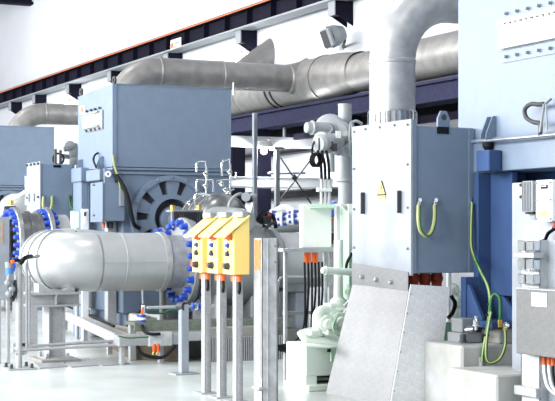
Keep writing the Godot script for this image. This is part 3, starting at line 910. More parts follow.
func build_terminal_box() -> void:
	var x0 := 6.792
	var x1 := 7.46
	var zf := -11.38
	var zb := -12.508
	var yt := 2.574
	var yb := 1.207
	var t := thing("terminal_box", "large tall blue-grey terminal box with pale bolted cover and warning triangle", "terminal box", Vector3(7.1, 0, -11.9))
	pbox("body", Vector3(x0, yb, zb), Vector3(x1, yt, zf), M.motor, t, 0.008)
	pbox("front_edge_strip", Vector3(x0, yb, zf), Vector3(x0 + 0.03, yt + 0.06, zf + 0.012), M.motor, t, 0.0)
	pbox("corner_strip", Vector3(x1 - 0.06, yb, zf), Vector3(x1, yt - 0.01, zf + 0.012), M.motor, t, 0.0)
	var ct := 2.637
	var cv := pbox("cover", Vector3(x0 - 0.03, yb - 0.02, zb), Vector3(x0, ct, zf + 0.012), M.panel, t, 0.004)
	var bm := bolt_mesh(0.011, 0.02)
	for y in [ct - 0.05, ct - 0.42, ct - 0.82, ct - 1.2]:
		for z in [zb + 0.05, zf - 0.04]:
			place("bolt", bm, M.grey, cv, facing(Vector3(x0 - 0.03, y, z), Vector3.LEFT))
	for k in 3:
		place("bolt", bm, M.grey, cv, facing(Vector3(x0 - 0.03, ct - 0.04, lerpf(zb, zf, 0.25 + 0.25 * k)), Vector3.LEFT))
	var X := x0 - 0.03
	for q in [[-12.319, -12.258], [-11.617, -11.552]]:
		var h := sh()
		box(h, Vector3(X - 0.035, 1.792, q[0]), Vector3(X, 1.980, q[1]))
		var hd := obj("handle", h, M.panel, cv)
		pbox("grip", Vector3(X - 0.045, 1.768, q[1] + 0.002), Vector3(X, 1.975, q[1] + 0.016), M.dark, hd, 0.003)
	# warning triangle: black outline, yellow field, black bolt
	var c := Vector3(6.760, 2.012, -11.903)
	var s := sh()
	prism(s, [c + Vector3(-0.003, -0.07, -0.085), c + Vector3(-0.003, -0.07, 0.085), c + Vector3(-0.003, 0.075, 0)], Vector3(-0.002, 0, 0))
	var w := obj("warning_triangle", s, M.black, cv)
	s = sh()
	prism(s, [c + Vector3(-0.006, -0.058, -0.066), c + Vector3(-0.006, -0.058, 0.066), c + Vector3(-0.006, 0.054, 0)], Vector3(-0.002, 0, 0))
	obj("yellow_field", s, M.label_yellow, w)
	s = sh()
	var zz := [[0.035, 0.004], [-0.012, -0.014], [-0.006, 0.012], [-0.052, -0.004], [-0.018, -0.004], [-0.022, 0.018]]
	var poly := []
	for q in [[0.034, 0.006], [-0.008, 0.016], [-0.006, 0.0], [-0.05, 0.004], [-0.014, -0.016], [-0.014, -0.002]]:
		poly.append(c + Vector3(-0.009, q[0], q[1]))
	prism(s, poly, Vector3(-0.002, 0, 0))
	obj("flash", s, M.black, w)
	pbox("yellow_label", c + Vector3(-0.005, -0.105, -0.065), c + Vector3(-0.002, -0.076, 0.065), M.label_yellow, cv, 0.0)
	# lifting lug and dark rating plate at the top of the front
	s = sh()
	var lc := Vector3(7.156, 2.678, -11.450)
	prism(s, [lc + Vector3(-0.065, -0.13, 0), lc + Vector3(-0.065, -0.02, 0), lc + Vector3(-0.03, 0.05, 0), lc + Vector3(0.03, 0.05, 0), lc + Vector3(0.065, -0.02, 0), lc + Vector3(0.065, -0.13, 0)], Vector3(0, 0, 0.025))
	var lug := obj("lifting_lug", s, M.motor, t)
	s = sh(); lathe(s, lc + Vector3(0, -0.01, 0.026), Vector3.BACK, [[0.0, 0.03], [0.002, 0.0]], 16)
	obj("eye", s, M.dark, lug)
	pbox("rating_plate", Vector3(7.051, 2.510, -11.370), Vector3(7.177, 2.574, -11.370) + Vector3(0, 0, -0.01), M.black, t, 0.0)
	# earth cable loop on the front
	for q in [Vector3(6.846, 1.887, -11.370), Vector3(7.019, 1.889, -11.370), Vector3(7.427, 1.893, -11.370)]:
		pcyl("earth_stud", q + Vector3(0, 0, -0.02), q + Vector3(0, 0, 0.03), 0.02, M.chrome, t, 10)
		pbox("cable_lug", q + Vector3(-0.016, -0.05, 0.005), q + Vector3(0.016, 0.0, 0.02), M.steel, t)
	var path := curve([Vector3(6.821, 1.840, -11.330), Vector3(6.803, 1.683, -11.300), Vector3(6.830, 1.591, -11.300), Vector3(6.895, 1.554, -11.300), Vector3(6.949, 1.609, -11.300), Vector3(6.976, 1.720, -11.300), Vector3(6.994, 1.841, -11.330)], 8)
	var el := ptube("earth_cable", path, 0.018, M.cable_yellow, t, 8)
	var pa := []
	for p in path: pa.append(p + Vector3(0.008, 0, 0.012))
	ptube("green_stripe", pa, 0.009, M.cable_green, el, 6)
	# cable bushings under the box
	for k in 3:
		plathe("cable_bushing", Vector3(x0 + 0.12 + 0.13 * k, yb, zf - 0.2), Vector3.DOWN, [[0.0, 0.05], [0.06, 0.065], [0.1, 0.05], [0.2, 0.045]], M.red, t, 14)
	# leg post behind
	pbox("support_post", Vector3(x1 - 0.16, 0.0, zb + 0.05), Vector3(x1 - 0.06, yb, zb + 0.15), M.pedestal_blue, t)
	# leaning galvanised cable cover below
	var g := thing("cable_cover", "leaning galvanised sheet cable cover below the tall terminal box", "sheet cover", Vector3(6.7, 0, -11.8))
	var yl := 1.282
	var yr := 1.218
	var X2 := x0 - 0.035
	var bl := Vector3(5.545, 0.000, -10.721)
	s = sh()
	var P0 := Vector3(X2, yl, zb + 0.02)
	var P1 := Vector3(X2, yr, zf - 0.02)
	var Q0 := Vector3(X2, yl - 0.21, zb + 0.02)
	var Q1 := Vector3(X2, yr - 0.17, zf - 0.02)
	prism(s, [P0, P1, Q1, Q0], Vector3(-0.008, 0, 0))
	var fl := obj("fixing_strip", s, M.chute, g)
	var bb := bolt_mesh(0.02, 0.03)
	for k in 3:
		place("bolt", bb, M.steel, fl, facing(P0.lerp(P1, 0.2 + 0.26 * k) + Vector3(-0.008, -0.12, 0), Vector3.LEFT))
	# aisle-side sheet
	var B0 := Vector3(X2 - 0.3, 0.0, zb + 0.02)
	var B1 := Vector3(X2 - 0.22, 0.0, zf + 0.0)
	s = sh()
	prism(s, [Q0, Q1, B1, B0], Vector3(0.012, 0.006, 0))
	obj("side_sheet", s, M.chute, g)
	# front sheet
	var F1 := Vector3(7.182, yb - 0.13, zf + 0.02)
	var F0 := Vector3(X2, yb - 0.1, zf + 0.02)
	var G1 := Vector3(7.040, 0.0, zf + 0.02)
	var G0 := Vector3(X2 - 0.22, 0.0, zf + 0.02)
	s = sh()
	prism(s, [F0, F1, G1, G0], Vector3(0, 0, -0.01))
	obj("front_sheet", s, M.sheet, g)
	for k in 6:
		place("rivet", bolt_mesh(0.006, 0.008), M.grey, g, facing(F0.lerp(G0, 0.08 + 0.16 * k) + Vector3(0.015, 0, 0.0), Vector3.BACK))

func build_pump() -> void:
	var D := -17.0
	var Y := 1.212
	var R := 0.365
	# suction pipe with dished end
	var t := thing("suction_pipe", "large grey suction pipe with banded return bend before the middle pump", "pipe", Vector3(5.6, Y - R, D))
	pcyl("barrel", Vector3(5.52, Y, D), Vector3(6.379, Y, D), R, M.pipe, t, 56)
	# return bend going round behind the pipe, with raised joint bands
	var bend := [Vector3(5.56, Y, D), Vector3(5.54, Y, D)]
	var bc := Vector3(5.52, Y, D - 0.42)
	for k in 33:
		var a := PI * k / 32.0
		bend.append(bc + Vector3(-sin(a) * 0.42, 0.06 * k / 32.0, cos(a) * 0.42))
	ptube("return_bend", bend, R, M.pipe, t, 56)
	ptube("return_leg", [bend[34], Vector3(6.35, Y - 0.02, D - 0.84)], R, M.pipe, t, 56)
	for a in [1.1, 1.33, 1.57]:
		var dd := Vector3(-cos(a), 0, -sin(a))
		plathe("joint_band", bc + Vector3(-sin(a) * 0.42, 0.019 * a, cos(a) * 0.42) - dd * 0.015, dd, [[0.0, R * 0.97], [0.0, R + 0.014], [0.028, R + 0.014], [0.028, R * 0.97]], M.pipe, t, 56)
	plathe("weld_seam", Vector3(5.858, Y, D), Vector3.RIGHT, [[0.0, R], [0.006, R + 0.003], [0.014, R + 0.003], [0.02, R]], M.pipe, t, 56)
	# longitudinal seam
	pcyl("seam", Vector3(5.5, Y, D + R), Vector3(6.379, Y, D + R), 0.005, M.pipe, t, 6)
	plathe("end_ring", Vector3(6.379, Y, D), Vector3.RIGHT, [[0.0, 0.3], [0.0, R + 0.012], [0.07, R + 0.012], [0.1, R - 0.03], [0.32, R - 0.03]], M.neck, t, 56)
	var fx := 6.692
	flange("flange", t, Vector3(fx, Y, D), Vector3.RIGHT, 0.3, 0.56, 0.07, 20, 0.038, 0.09, M.casting, false)
	# pump body between its two flanges
	var p := thing("pump", "grey cast pump body with blue-nutted flanges between the suction and discharge pipes", "pump", Vector3(7.4, 0, D))
	var px := fx + 0.07
	flange("inlet_flange", p, Vector3(px, Y, D), Vector3.RIGHT, 0.3, 0.535, 0.07, 28, 0.028, 0.06, M.casting, true)
	plathe("casing", Vector3(px + 0.07, Y, D), Vector3.RIGHT, [[0.0, 0.34], [0.1, 0.36], [0.2, 0.5], [0.35, 0.56], [0.55, 0.58], [0.75, 0.56], [0.9, 0.5], [1.0, 0.38], [1.15, 0.36]], M.casting, p, 48, true)
	plathe("outlet_collar", Vector3(px + 1.16, Y, D), Vector3.RIGHT, [[0.0, 0.3], [0.0, 0.42], [0.07, 0.42], [0.07, 0.3]], M.casting, p, 40)
	plathe("bearing_housing", Vector3(px + 0.62, 1.723, D + 0.3), Vector3.FORWARD, [[-0.25, 0.0], [-0.25, 0.12], [0.0, 0.17], [0.5, 0.2], [0.8, 0.2]], M.casting, p, 32)
	for x in [px + 0.35, px + 0.85]:
		pbox("foot", Vector3(x - 0.08, 0.32, D - 0.35), Vector3(x + 0.08, Y - 0.4, D + 0.35), M.casting, p, 0.02)
	var base := thing("pump_base_block", "grey concrete base block below the pump body", "base", Vector3(7.4, 0, D))
	pbox("block", Vector3(px - 0.2, 0, D - 0.7), Vector3(px + 1.6, 0.32, D + 0.38), M.concrete, base, 0.01)
	# discharge pipe on the far side
	var q := thing("discharge_pipe", "grey discharge pipe behind the white cabinet with a bent guard rail", "pipe", Vector3(8.8, Y - R, D))
	pcyl("barrel", Vector3(px + 1.27, Y, D), Vector3(10.2, Y, D), R, M.pipe, q, 48)
	ptube("guard_rail", bent([Vector3(7.851, 0.829, -16.550), Vector3(7.880, 1.008, -16.550), Vector3(8.619, 0.998, -16.550)], 0.07), 0.022, M.steel, q, 8)
	pbox("saddle", Vector3(8.115, 0.801, -16.800), Vector3(8.437, 0.914, -16.800) + Vector3(0, 0, -0.5), M.casting, q, 0.01)
	pbox("saddle_post", Vector3(8.270, 0.0, -17.15), Vector3(8.463, 0.799, -16.85), M.panel, q, 0.01)
	pbox("saddle_foot", Vector3(8.167, 0.0, -17.25), Vector3(8.567, 0.06, -16.7), M.concrete, q, 0.01)
	# ring flange standing behind the pipe
	var o := thing("bypass_flange", "smaller blue-nutted ring flange peeking over the suction pipe", "flange", Vector3(6.872, 1.478, -18.200))
	flange("flange", o, Vector3(6.872, 1.382, -18.2), Vector3.RIGHT, 0.12, 0.27, 0.05, 16, 0.026, 0.06, M.steel, true)
	pcyl("pipe", Vector3(6.872, 1.382, -18.2), Vector3(7.12, 1.382, -18.2), 0.14, M.casting, o, 24)
	pcyl("stand", Vector3(6.916, 0, -18.2), Vector3(6.916, 1.382 - 0.1, -18.2), 0.05, M.casting, o, 12)
	# coupling housing (dome) between pump and motor
	var c := thing("coupling_housing", "dull metal domed coupling housing between pump and motor with small pipes above", "housing", Vector3(7.56, 0, -18.1))
	plathe("shell", Vector3(7.53, 1.723, -17.5), Vector3.FORWARD, [[-0.12, 0.0], [-0.1, 0.2], [-0.04, 0.32], [0.05, 0.38], [0.7, 0.38], [0.8, 0.34], [0.95, 0.26]], M.dome, c, 40, true)
	for z in [0.12, 0.4, 0.62]:
		plathe("band", Vector3(7.53, 1.723, -17.5 - z), Vector3.FORWARD, [[0.0, 0.38], [0.0, 0.392], [0.035, 0.392], [0.035, 0.38]], M.casting, c, 40)
	pbox("stand", Vector3(7.3, 0.32, -18.1), Vector3(7.76, 1.723 - 0.3, -17.8), M.casting, c, 0.02)
	# dark guard grille with two greenish knobs
	var gg := thing("coupling_guard", "dark slatted guard box with two greenish knobs before the motor shaft", "guard", Vector3(6.882, 1.665, -17.200))
	pbox("frame_top", Vector3(6.654, 1.845, -17.150), Vector3(7.071, 1.873, -17.150) + Vector3(0, 0, -0.25), M.casting, gg, 0.004)
	pbox("frame_bottom", Vector3(6.654, 1.639, -17.150), Vector3(7.071, 1.678, -17.150) + Vector3(0, 0, -0.25), M.casting, gg, 0.004)
	pbox("back_panel", Vector3(6.712, 1.665, -17.300), Vector3(7.133, 1.862, -17.300) + Vector3(0, 0, -0.08), M.dark, gg, 0.0)
	for k in 15:
		pbox("slat", Vector3(6.668, 1.664, -17.150) + Vector3(0.0265 * k, 0, -0.02), Vector3(6.668, 1.858, -17.150) + Vector3(0.0265 * k + 0.009, 0, 0), M.dark, gg, 0.0)
	for u in [Vector3(6.668, 1.883, -17.150), Vector3(7.036, 1.886, -17.150)]:
		pcyl("knob", u + Vector3(0, -0.03, -0.05), u + Vector3(0, 0.05, -0.05), 0.035, M.brass, gg, 12)
		pbox("leg", Vector3(u.x - 0.02, 1.66, u.z - 0.07), Vector3(u.x + 0.02, u.y - 0.03, u.z - 0.03), M.casting, gg)
	# small vent piping with valves on top of the housing
	vent_loop("bright small vent pipe with crook and valves on the coupling housing, by the motor", [Vector3(7.425, 2.021, -17.900), Vector3(7.425, 2.483, -17.900), Vector3(7.366, 2.536, -17.900), Vector3(7.293, 2.521, -17.900), Vector3(7.285, 2.399, -17.900)], [Vector3(7.425, 2.075, -17.900), Vector3(7.425, 2.211, -17.900), Vector3(7.425, 2.374, -17.900)], [Vector3(7.285, 2.128, -17.900), Vector3(7.285, 2.291, -17.900), Vector3(7.528, 2.294, -17.900), Vector3(7.528, 2.131, -17.900)])
	vent_loop("bright small vent pipe with crook and valves above the yellow boxes", [Vector3(7.693, 1.993, -17.700), Vector3(7.693, 2.507, -17.700), Vector3(7.634, 2.553, -17.700), Vector3(7.575, 2.518, -17.700), Vector3(7.575, 2.343, -17.700)], [Vector3(7.575, 2.235, -17.700), Vector3(7.693, 2.399, -17.700), Vector3(7.634, 2.154, -17.700)], [Vector3(7.487, 2.274, -17.700), Vector3(7.575, 2.289, -17.700), Vector3(7.781, 2.305, -17.700), Vector3(7.781, 2.400, -17.700)])
	vent_loop("bright low bent pipe with a white valve rising from the coupling housing", [Vector3(7.149, 1.906, -17.600), Vector3(7.149, 2.079, -17.600), Vector3(7.257, 2.094, -17.600), Vector3(7.358, 2.068, -17.600)], [Vector3(7.605, 2.017, -17.600), Vector3(7.231, 1.980, -18.000)], [Vector3(7.605, 1.855, -17.600), Vector3(7.605, 2.124, -17.600), Vector3(7.708, 2.166, -17.600)])
	# grey hose and round regulator beside the boxes
	var rg := thing("pressure_regulator", "grey round pressure regulator with curved hose behind the yellow boxes", "regulator", Vector3(7.703, 2.058, -17.000))
	ball_part(rg, "body", Vector3(7.717, 2.045, -17.000), 0.055, M.grey)
	ball_part(rg, "body", Vector3(7.659, 2.019, -17.000), 0.05, M.dark)
	plathe("handwheel", Vector3(7.594, 2.043, -16.950), Vector3(-0.5, 0, 0.86), [[0.0, 0.06], [0.02, 0.06], [0.02, 0.0]], M.grey, rg, 16)
	ptube("hose", curve([Vector3(7.616, 2.044, -17.000), Vector3(7.531, 2.083, -17.000), Vector3(7.431, 2.029, -17.000), Vector3(7.374, 1.925, -17.000), Vector3(7.417, 1.795, -17.000)]), 0.022, M.casting, rg, 8)
	ptube("tube", curve([Vector3(7.717, 2.006, -17.000), Vector3(7.703, 1.849, -17.000), Vector3(7.760, 1.718, -17.000), Vector3(7.847, 1.666, -17.000)]), 0.016, M.steel, rg, 6)
	# pale flanged fitting with blue nuts further back
	var wf := thing("flanged_fitting", "white flanged pipe fitting with blue nuts below the crossed rods", "fitting", Vector3(9.289, 1.615, -19.300))
	var d := Vector3(0.75, 0.1, 0.6).normalized()
	for q2 in [[Vector3(9.057, 1.794, -19.300), 0.13], [Vector3(9.191, 1.734, -19.200), 0.16], [Vector3(9.325, 1.779, -19.100), 0.15]]:
		var cc: Vector3 = q2[0]
		var rr: float = q2[1]
		flange("flange", wf, cc, d, 0.05, rr, 0.04, 8, 0.024, 0.045, M.white, true)
		pcyl("neck", cc - d * 0.1, cc + d * 0.2, rr * 0.6, M.white, wf, 20)
	ptube("pipe", curve([Vector3(9.021, 1.705, -19.400), Vector3(9.153, 1.856, -19.400), Vector3(9.337, 1.932, -19.400), Vector3(9.473, 1.856, -19.300), Vector3(9.557, 1.676, -19.300)]), 0.07, M.white, wf, 16)
	pcyl("branch", Vector3(8.724, 1.585, -18.900), Vector3(9.343, 1.644, -18.900), 0.06, M.casting, wf, 14)
	pbox("stand", Vector3(9.208 - 0.06, 0, -19.3), Vector3(9.208 + 0.06, 1.734, -19.18), M.casting, wf)
	# dark bundle of hoses and couplings left of it
	var dk := wf
	ptube("hose", curve([Vector3(8.339, 1.530, -18.200), Vector3(8.370, 1.727, -18.200), Vector3(8.463, 1.839, -18.200), Vector3(8.572, 1.798, -18.200), Vector3(8.619, 1.642, -18.200)]), 0.03, M.rubber, dk, 8)
	ptube("hose", curve([Vector3(8.292, 1.586, -18.300), Vector3(8.385, 1.784, -18.300), Vector3(8.447, 1.883, -18.300)]), 0.026, M.rubber, dk, 8)
	ptube("hose", curve([Vector3(8.354, 1.502, -18.100), Vector3(8.447, 1.670, -18.100), Vector3(8.571, 1.726, -18.100)]), 0.024, M.dark, dk, 8)
	pbox("coupling", Vector3(8.408, 1.698, -18.150), Vector3(8.533, 1.811, -18.150) + Vector3(0, 0, -0.08), M.dark, dk, 0.01)
	pbox("clip", Vector3(8.463, 1.810, -18.100), Vector3(8.501, 1.853, -18.100) + Vector3(0, 0, -0.04), M.red, dk, 0.0)

func ball_part(parent: Node, called: String, c: Vector3, r: float, m: Material) -> void:
	var s := sh(); ball(s, c, r, 16)
	obj(called, s, m, parent)

func vent_loop(label: String, main: Array, valves: Array, side: Array) -> void:
	var t := thing("vent_pipe", label, "pipe", main[0])
	ptube("riser", curve(main, 5), 0.016, M.chrome, t, 8)
	ptube("branch", bent(side, 0.03), 0.013, M.chrome, t, 8)
	for v in valves:
		var p: Vector3 = v
		var s := sh()
		lathe(s, p - Vector3(0, 0.03, 0), Vector3.UP, [[0.0, 0.0], [0.0, 0.03], [0.06, 0.03], [0.06, 0.0]], 6)
		var b := obj("valve", s, M.steel, t)
		pcyl("stem", p, p + Vector3(-0.05, 0.01, 0.04), 0.012, M.chrome, b, 6)
		s = sh(); obox(s, Transform3D(Basis(Vector3.UP, 0.5), p + Vector3(-0.055, 0.012, 0.045)), Vector3(0.07, 0.015, 0.015), 0.004)
		obj("lever", s, M.grey, b)

func build_far_pump() -> void:
	# pump flanges of the farthest machine, at the picture's left edge behind the upright tubes
	var x := 5.023
	var y := 1.464
	var t := thing("far_pump_flange", "bright ribbed flange pair with blue nuts beside the pale terminal box cover", "flange", Vector3(x, 0, -19.0))
	flange("flange", t, Vector3(x, y, -19.0), Vector3.RIGHT, 0.3, 0.46, 0.07, 24, 0.032, 0.07, M.steel, false)
	plathe("spool", Vector3(x + 0.07, y, -19.0), Vector3.RIGHT, [[0.0, 0.38], [0.12, 0.38], [0.12, 0.41], [0.16, 0.41], [0.16, 0.38], [0.26, 0.38], [0.26, 0.41], [0.3, 0.41], [0.3, 0.38], [0.4, 0.38]], M.dome, t, 48)
	flange("flange", t, Vector3(x + 0.44, y, -19.0), Vector3.RIGHT, 0.3, 0.46, 0.07, 24, 0.032, 0.07, M.steel, true)
	pcyl("pipe", Vector3(x + 0.5, y, -19.0), Vector3(x + 0.75, y, -19.0), 0.36, M.pipe, t, 40)
	pbox("stand", Vector3(x + 0.1, 0, -19.1), Vector3(x + 0.34, y - 0.35, -18.9), M.galv, t)
	# far coupling dome with fittings, in front of the farthest motor
	var c := thing("coupling_housing", "small pale domed housing with fittings before the farthest motor", "housing", Vector3(6.637, 1.880, -24.500))
	plathe("shell", Vector3(6.673, 1.968, -24.500), Vector3.FORWARD, [[0.0, 0.0], [0.02, 0.2], [0.1, 0.3], [0.5, 0.3], [0.6, 0.2]], M.pipe, c, 28, true)
	pcyl("riser", Vector3(6.698, 2.053, -24.300), Vector3(6.698, 2.558, -24.300), 0.03, M.steel, c, 8)
	ptube("crook", curve([Vector3(6.459, 2.051, -24.300), Vector3(6.476, 2.155, -24.300), Vector3(6.565, 2.208, -24.300), Vector3(6.671, 2.279, -24.300)]), 0.035, M.white, c, 8)
	pcyl("knob", Vector3(6.424, 2.051, -24.300), Vector3(6.424, 2.137, -24.300), 0.05, M.brass, c, 10)
	pbox("grille", Vector3(6.344, 1.895, -24.400), Vector3(6.539, 2.036, -24.400) + Vector3(0, 0, -0.1), M.dark, c, 0.0)
	pbox("stand", Vector3(6.727 - 0.12, 0, -24.9), Vector3(6.727 + 0.12, 1.881, -24.6), M.casting, c)

func build_skid() -> void:
	# support column under the suction pipe
	var c := thing("pipe_support_column", "galvanised steel column with wide head beam under the suction pipe", "support", Vector3(5.157, 0.000, -17.425))
	var x0 := 4.930
	var x1 := 5.139
	var s := sh()
	box(s, Vector3(x0, 0.03, -17.12), Vector3(x0 + 0.015, 0.678, -16.88))
	box(s, Vector3(x1 - 0.015, 0.03, -17.12), Vector3(x1, 0.678, -16.88))
	box(s, Vector3(x0 + 0.015, 0.03, -16.95), Vector3(x1 - 0.015, 0.678, -16.93))
	obj("upright", s, M.galv, c)
	s = sh()
	box(s, Vector3(4.689, 0.824, -17.15), Vector3(5.332, 0.855, -16.85))
	box(s, Vector3(4.689, 0.677, -17.15), Vector3(5.332, 0.702, -16.85))
	box(s, Vector3(4.689, 0.702, -16.96), Vector3(5.332, 0.824, -16.94))
	obj("head_beam", s, M.galv, c)
	pbox("stiffener", Vector3(5.008, 0.702, -16.95), Vector3(5.027, 0.824, -16.85), M.galv, c, 0.0)
	s = sh(); prism(s, [Vector3(4.805, 0.850, -17.1), Vector3(4.805, 0.961, -17.1), Vector3(4.955, 0.887, -17.1), Vector3(5.133, 0.875, -17.1), Vector3(5.260, 0.961, -17.1), Vector3(5.260, 0.850, -17.1)], Vector3(0, 0, 0.22))
	obj("saddle", s, M.galv, c)
	pbox("base_plate", Vector3(4.792, 0.0, -17.3), Vector3(5.286, 0.045, -16.7), M.concrete, c, 0.004)
	pbox("foot_plate", Vector3(x0 - 0.06, 0.045, -17.2), Vector3(x1 + 0.06, 0.06, -16.82), M.galv, c, 0.0)
	var bm := bolt_mesh(0.022, 0.05)
	for q in [[x0 - 0.03, -17.15], [x0 - 0.03, -16.87], [x1 + 0.03, -17.15], [x1 + 0.03, -16.87]]:
		place("anchor_bolt", bm, M.steel, c, facing(Vector3(q[0], 0.06, q[1]), Vector3.UP))
	# floor plate lying in front
	var fp := thing("floor_plate", "thin grey steel cover plates lying flat beside the column base", "plate", Vector3(4.916, 0.000, -16.362))
	for k in 3:
		s = sh()
		prism(s, [Vector3(4.768, 0.000, -17.003) + Vector3(0.38 * k, 0, 0.0), Vector3(4.768, 0.000, -17.003) + Vector3(0.38 * k + 0.37, 0, -0.1), Vector3(4.599, 0.000, -16.106) + Vector3(0.38 * k + 0.37, 0, -0.1), Vector3(4.599, 0.000, -16.106) + Vector3(0.38 * k, 0, 0)], Vector3(0, 0.012, 0))
		obj("plate", s, M.galv, fp)
	# two long white cable ducts running obliquely towards the pump
	for q in [[Vector3(6.952, 0.270, -23.257), Vector3(5.797, 0.270, -16.674), 0.2, 0.12, "front long white base beam running obliquely towards the pump skid"], [Vector3(7.667, 0.360, -24.303), Vector3(6.759, 0.360, -18.286), 0.2, 0.12, "rear long white base beam with black cable along it, under the pipe"]]:
		var w := thing("base_beam", q[4], "beam", q[0])
		s = sh(); bar(s, q[0], q[1], q[2], q[3], 0.01)
		obj("beam", s, M.skid_white, w)
		var d: Vector3 = (q[1] - q[0]).normalized()
		var n := Vector3(-d.z, 0, d.x)
		if n.z < 0: n = -n
		s = sh(); bar(s, q[0] + Vector3(0, q[3] * 0.5 + 0.006, 0) - n * q[2] * 0.2, q[1] + Vector3(0, q[3] * 0.5 + 0.006, 0) - n * q[2] * 0.2, q[2] * 0.45, 0.012, 0.0)
		obj("top_plate", s, M.galv, w)
		for e in [0.15, 0.5, 0.85]:
			var p: Vector3 = (q[0] as Vector3).lerp(q[1], e)
			s = sh(); bar(s, Vector3(p.x, 0.0, p.z), Vector3(p.x, p.y - q[3] * 0.5, p.z), 0.06, 0.06, 0.0)
			obj("leg", s, M.galv, w)
		ptube("black_cable", curve([q[0] + Vector3(0, q[3] * 0.5 + 0.03, 0) + n * 0.08, q[0].lerp(q[1], 0.4) + Vector3(0, q[3] * 0.5 + 0.03, 0) + n * 0.1, q[0].lerp(q[1], 0.85) + Vector3(0, q[3] * 0.5 + 0.03, 0) + n * 0.06]), 0.018, M.rubber, w, 6)
	# olive grating deck
	var gd := thing("grating_deck", "greenish steel deck plate in front of the pump base", "deck", Vector3(5.848, 0.500, -15.489))
	var z0 := -16.7
	pbox("plate", Vector3(5.807, 0.456, -16.58), Vector3(7.908, 0.499, -16.25), M.grating, gd, 0.004)
	pbox("edge_angle", Vector3(5.807, 0.387, -16.26), Vector3(7.908, 0.496, -16.23), M.grating, gd, 0.0)
	for u in [5.885, 6.845, 7.822]:
		pbox("leg", Vector3(u, 0, -16.7), Vector3(u + 0.08, 0.444, -16.62), M.galv, gd)
	# oblique foundation below the beams: shade painted brown, lit top a cream sheet
	var ob := thing("oblique_foundation", "concrete foundation block with shade painted brown, set obliquely under the white beams", "foundation", Vector3(5.951, 0.000, -16.740))
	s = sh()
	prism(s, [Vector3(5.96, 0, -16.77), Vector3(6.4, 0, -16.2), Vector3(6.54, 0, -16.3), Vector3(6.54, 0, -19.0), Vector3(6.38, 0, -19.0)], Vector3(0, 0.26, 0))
	obj("block", s, M.shade_brown_concrete, ob)
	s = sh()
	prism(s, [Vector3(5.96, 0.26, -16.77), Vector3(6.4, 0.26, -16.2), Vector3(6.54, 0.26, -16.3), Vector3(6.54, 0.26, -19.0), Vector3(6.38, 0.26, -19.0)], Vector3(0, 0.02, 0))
	obj("lit_top_sheet", s, M.cream, ob)
	# galvanised cable trunk below the deck edge
	var tr := thing("wiring_trough", "galvanised wiring trough with glands under the greenish deck", "wiring trough", Vector3(5.916, 0.300, -16.005))
	pbox("trunk", Vector3(5.553, 0.228, -16.28), Vector3(6.370, 0.360, -16.08), M.galv, tr, 0.006)
	pbox("joint_box", Vector3(5.920, 0.219, -16.28), Vector3(6.214, 0.380, -16.04), M.zinc, tr, 0.006)
	pbox("trunk", Vector3(6.370, 0.263, -16.28), Vector3(7.290, 0.373, -16.1), M.galv, tr, 0.006)
	for u in [5.603, 6.098, 6.685]:
		pbox("leg", Vector3(u, 0.0, -16.24), Vector3(u + 0.05, 0.252, -16.15), M.galv, tr)
	for u in [Vector3(5.985, 0.218, -15.950), Vector3(6.035, 0.216, -15.950)]:
		pcyl("orange_gland", u + Vector3(0, 0.03, -0.1), u + Vector3(0, -0.06, -0.1), 0.022, M.orange, tr, 10)
		pcyl("gland_tip", u + Vector3(0, -0.06, -0.1), u + Vector3(-0.02, -0.1, -0.1), 0.014, M.brass, tr, 8)
	ptube("earth_wire", curve([Vector3(5.513, 0.361, -16.000), Vector3(5.631, 0.335, -15.980), Vector3(5.781, 0.336, -15.980), Vector3(5.894, 0.338, -15.980)]), 0.009, M.cable_green, tr, 6)
	ptube("black_hose", curve([Vector3(5.733, 0.239, -15.950), Vector3(5.783, 0.154, -15.950), Vector3(5.909, 0.102, -15.950), Vector3(6.061, 0.096, -15.950), Vector3(6.163, 0.176, -15.950), Vector3(6.214, 0.234, -15.950)]), 0.022, M.rubber, tr, 8)
	# concrete pump plinth at the back with a ribbed front
	var pl := thing("pump_plinth", "dull concrete pump plinth with ribbed front below the deck", "plinth", Vector3(7.0, 0, -16.1))
	pbox("block", Vector3(6.706, 0.0, -16.3), Vector3(7.577, 0.418, -16.08), M.concrete, pl, 0.01)
	for k in 34:
		pbox("rib", Vector3(6.678 + 0.03 * k, 0.0, -16.08), Vector3(6.678 + 0.03 * k + 0.014, 0.3, -16.04), M.galv, pl, 0.0)
	# sensor with cable hanging from the pipe
	var sn := thing("pipe_sensor", "small orange and white sensor with black cable hanging below the suction pipe", "sensor", Vector3(5.862, 0.882, -16.100))
	pcyl("rod", Vector3(5.965, 0.881, -16.400), Vector3(5.972, 0.710, -16.400), 0.014, M.grey, sn, 6)
	pbox("white_tag", Vector3(5.941, 0.567, -16.350), Vector3(5.979, 0.700, -16.350) + Vector3(0, 0, -0.02), M.white, sn, 0.0)
	pcyl("orange_tag", Vector3(5.927, 0.568, -16.330), Vector3(5.946, 0.677, -16.330), 0.014, M.orange, sn, 8)
	for v in [316.5, 319.5, 322.5]:
		plathe("blue_ring", Vector3(5.916, 0.546, -16.300) + Vector3(0, (318.0 - v) * 0.011, 0), Vector3.UP, [[0.0, 0.035], [0.0, 0.055], [0.02, 0.055], [0.02, 0.035]], M.white if v > 318 and v < 320 else M.bolt_blue, sn, 16)
	pcyl("body", Vector3(5.916, 0.595, -16.300), Vector3(5.916, 0.437, -16.300), 0.034, M.steel, sn, 12)
	ptube("cable", curve([Vector3(5.904, 0.465, -16.250), Vector3(5.875, 0.403, -16.100), Vector3(5.915, 0.372, -16.000), Vector3(6.042, 0.368, -16.000)]), 0.02, M.rubber, sn, 8)
	# green and yellow wires lying on the deck
	var gw := thing("earth_wire", "loose green and yellow earth wire lying behind the sensor", "wire", Vector3(6.182, 0.630, -16.200))
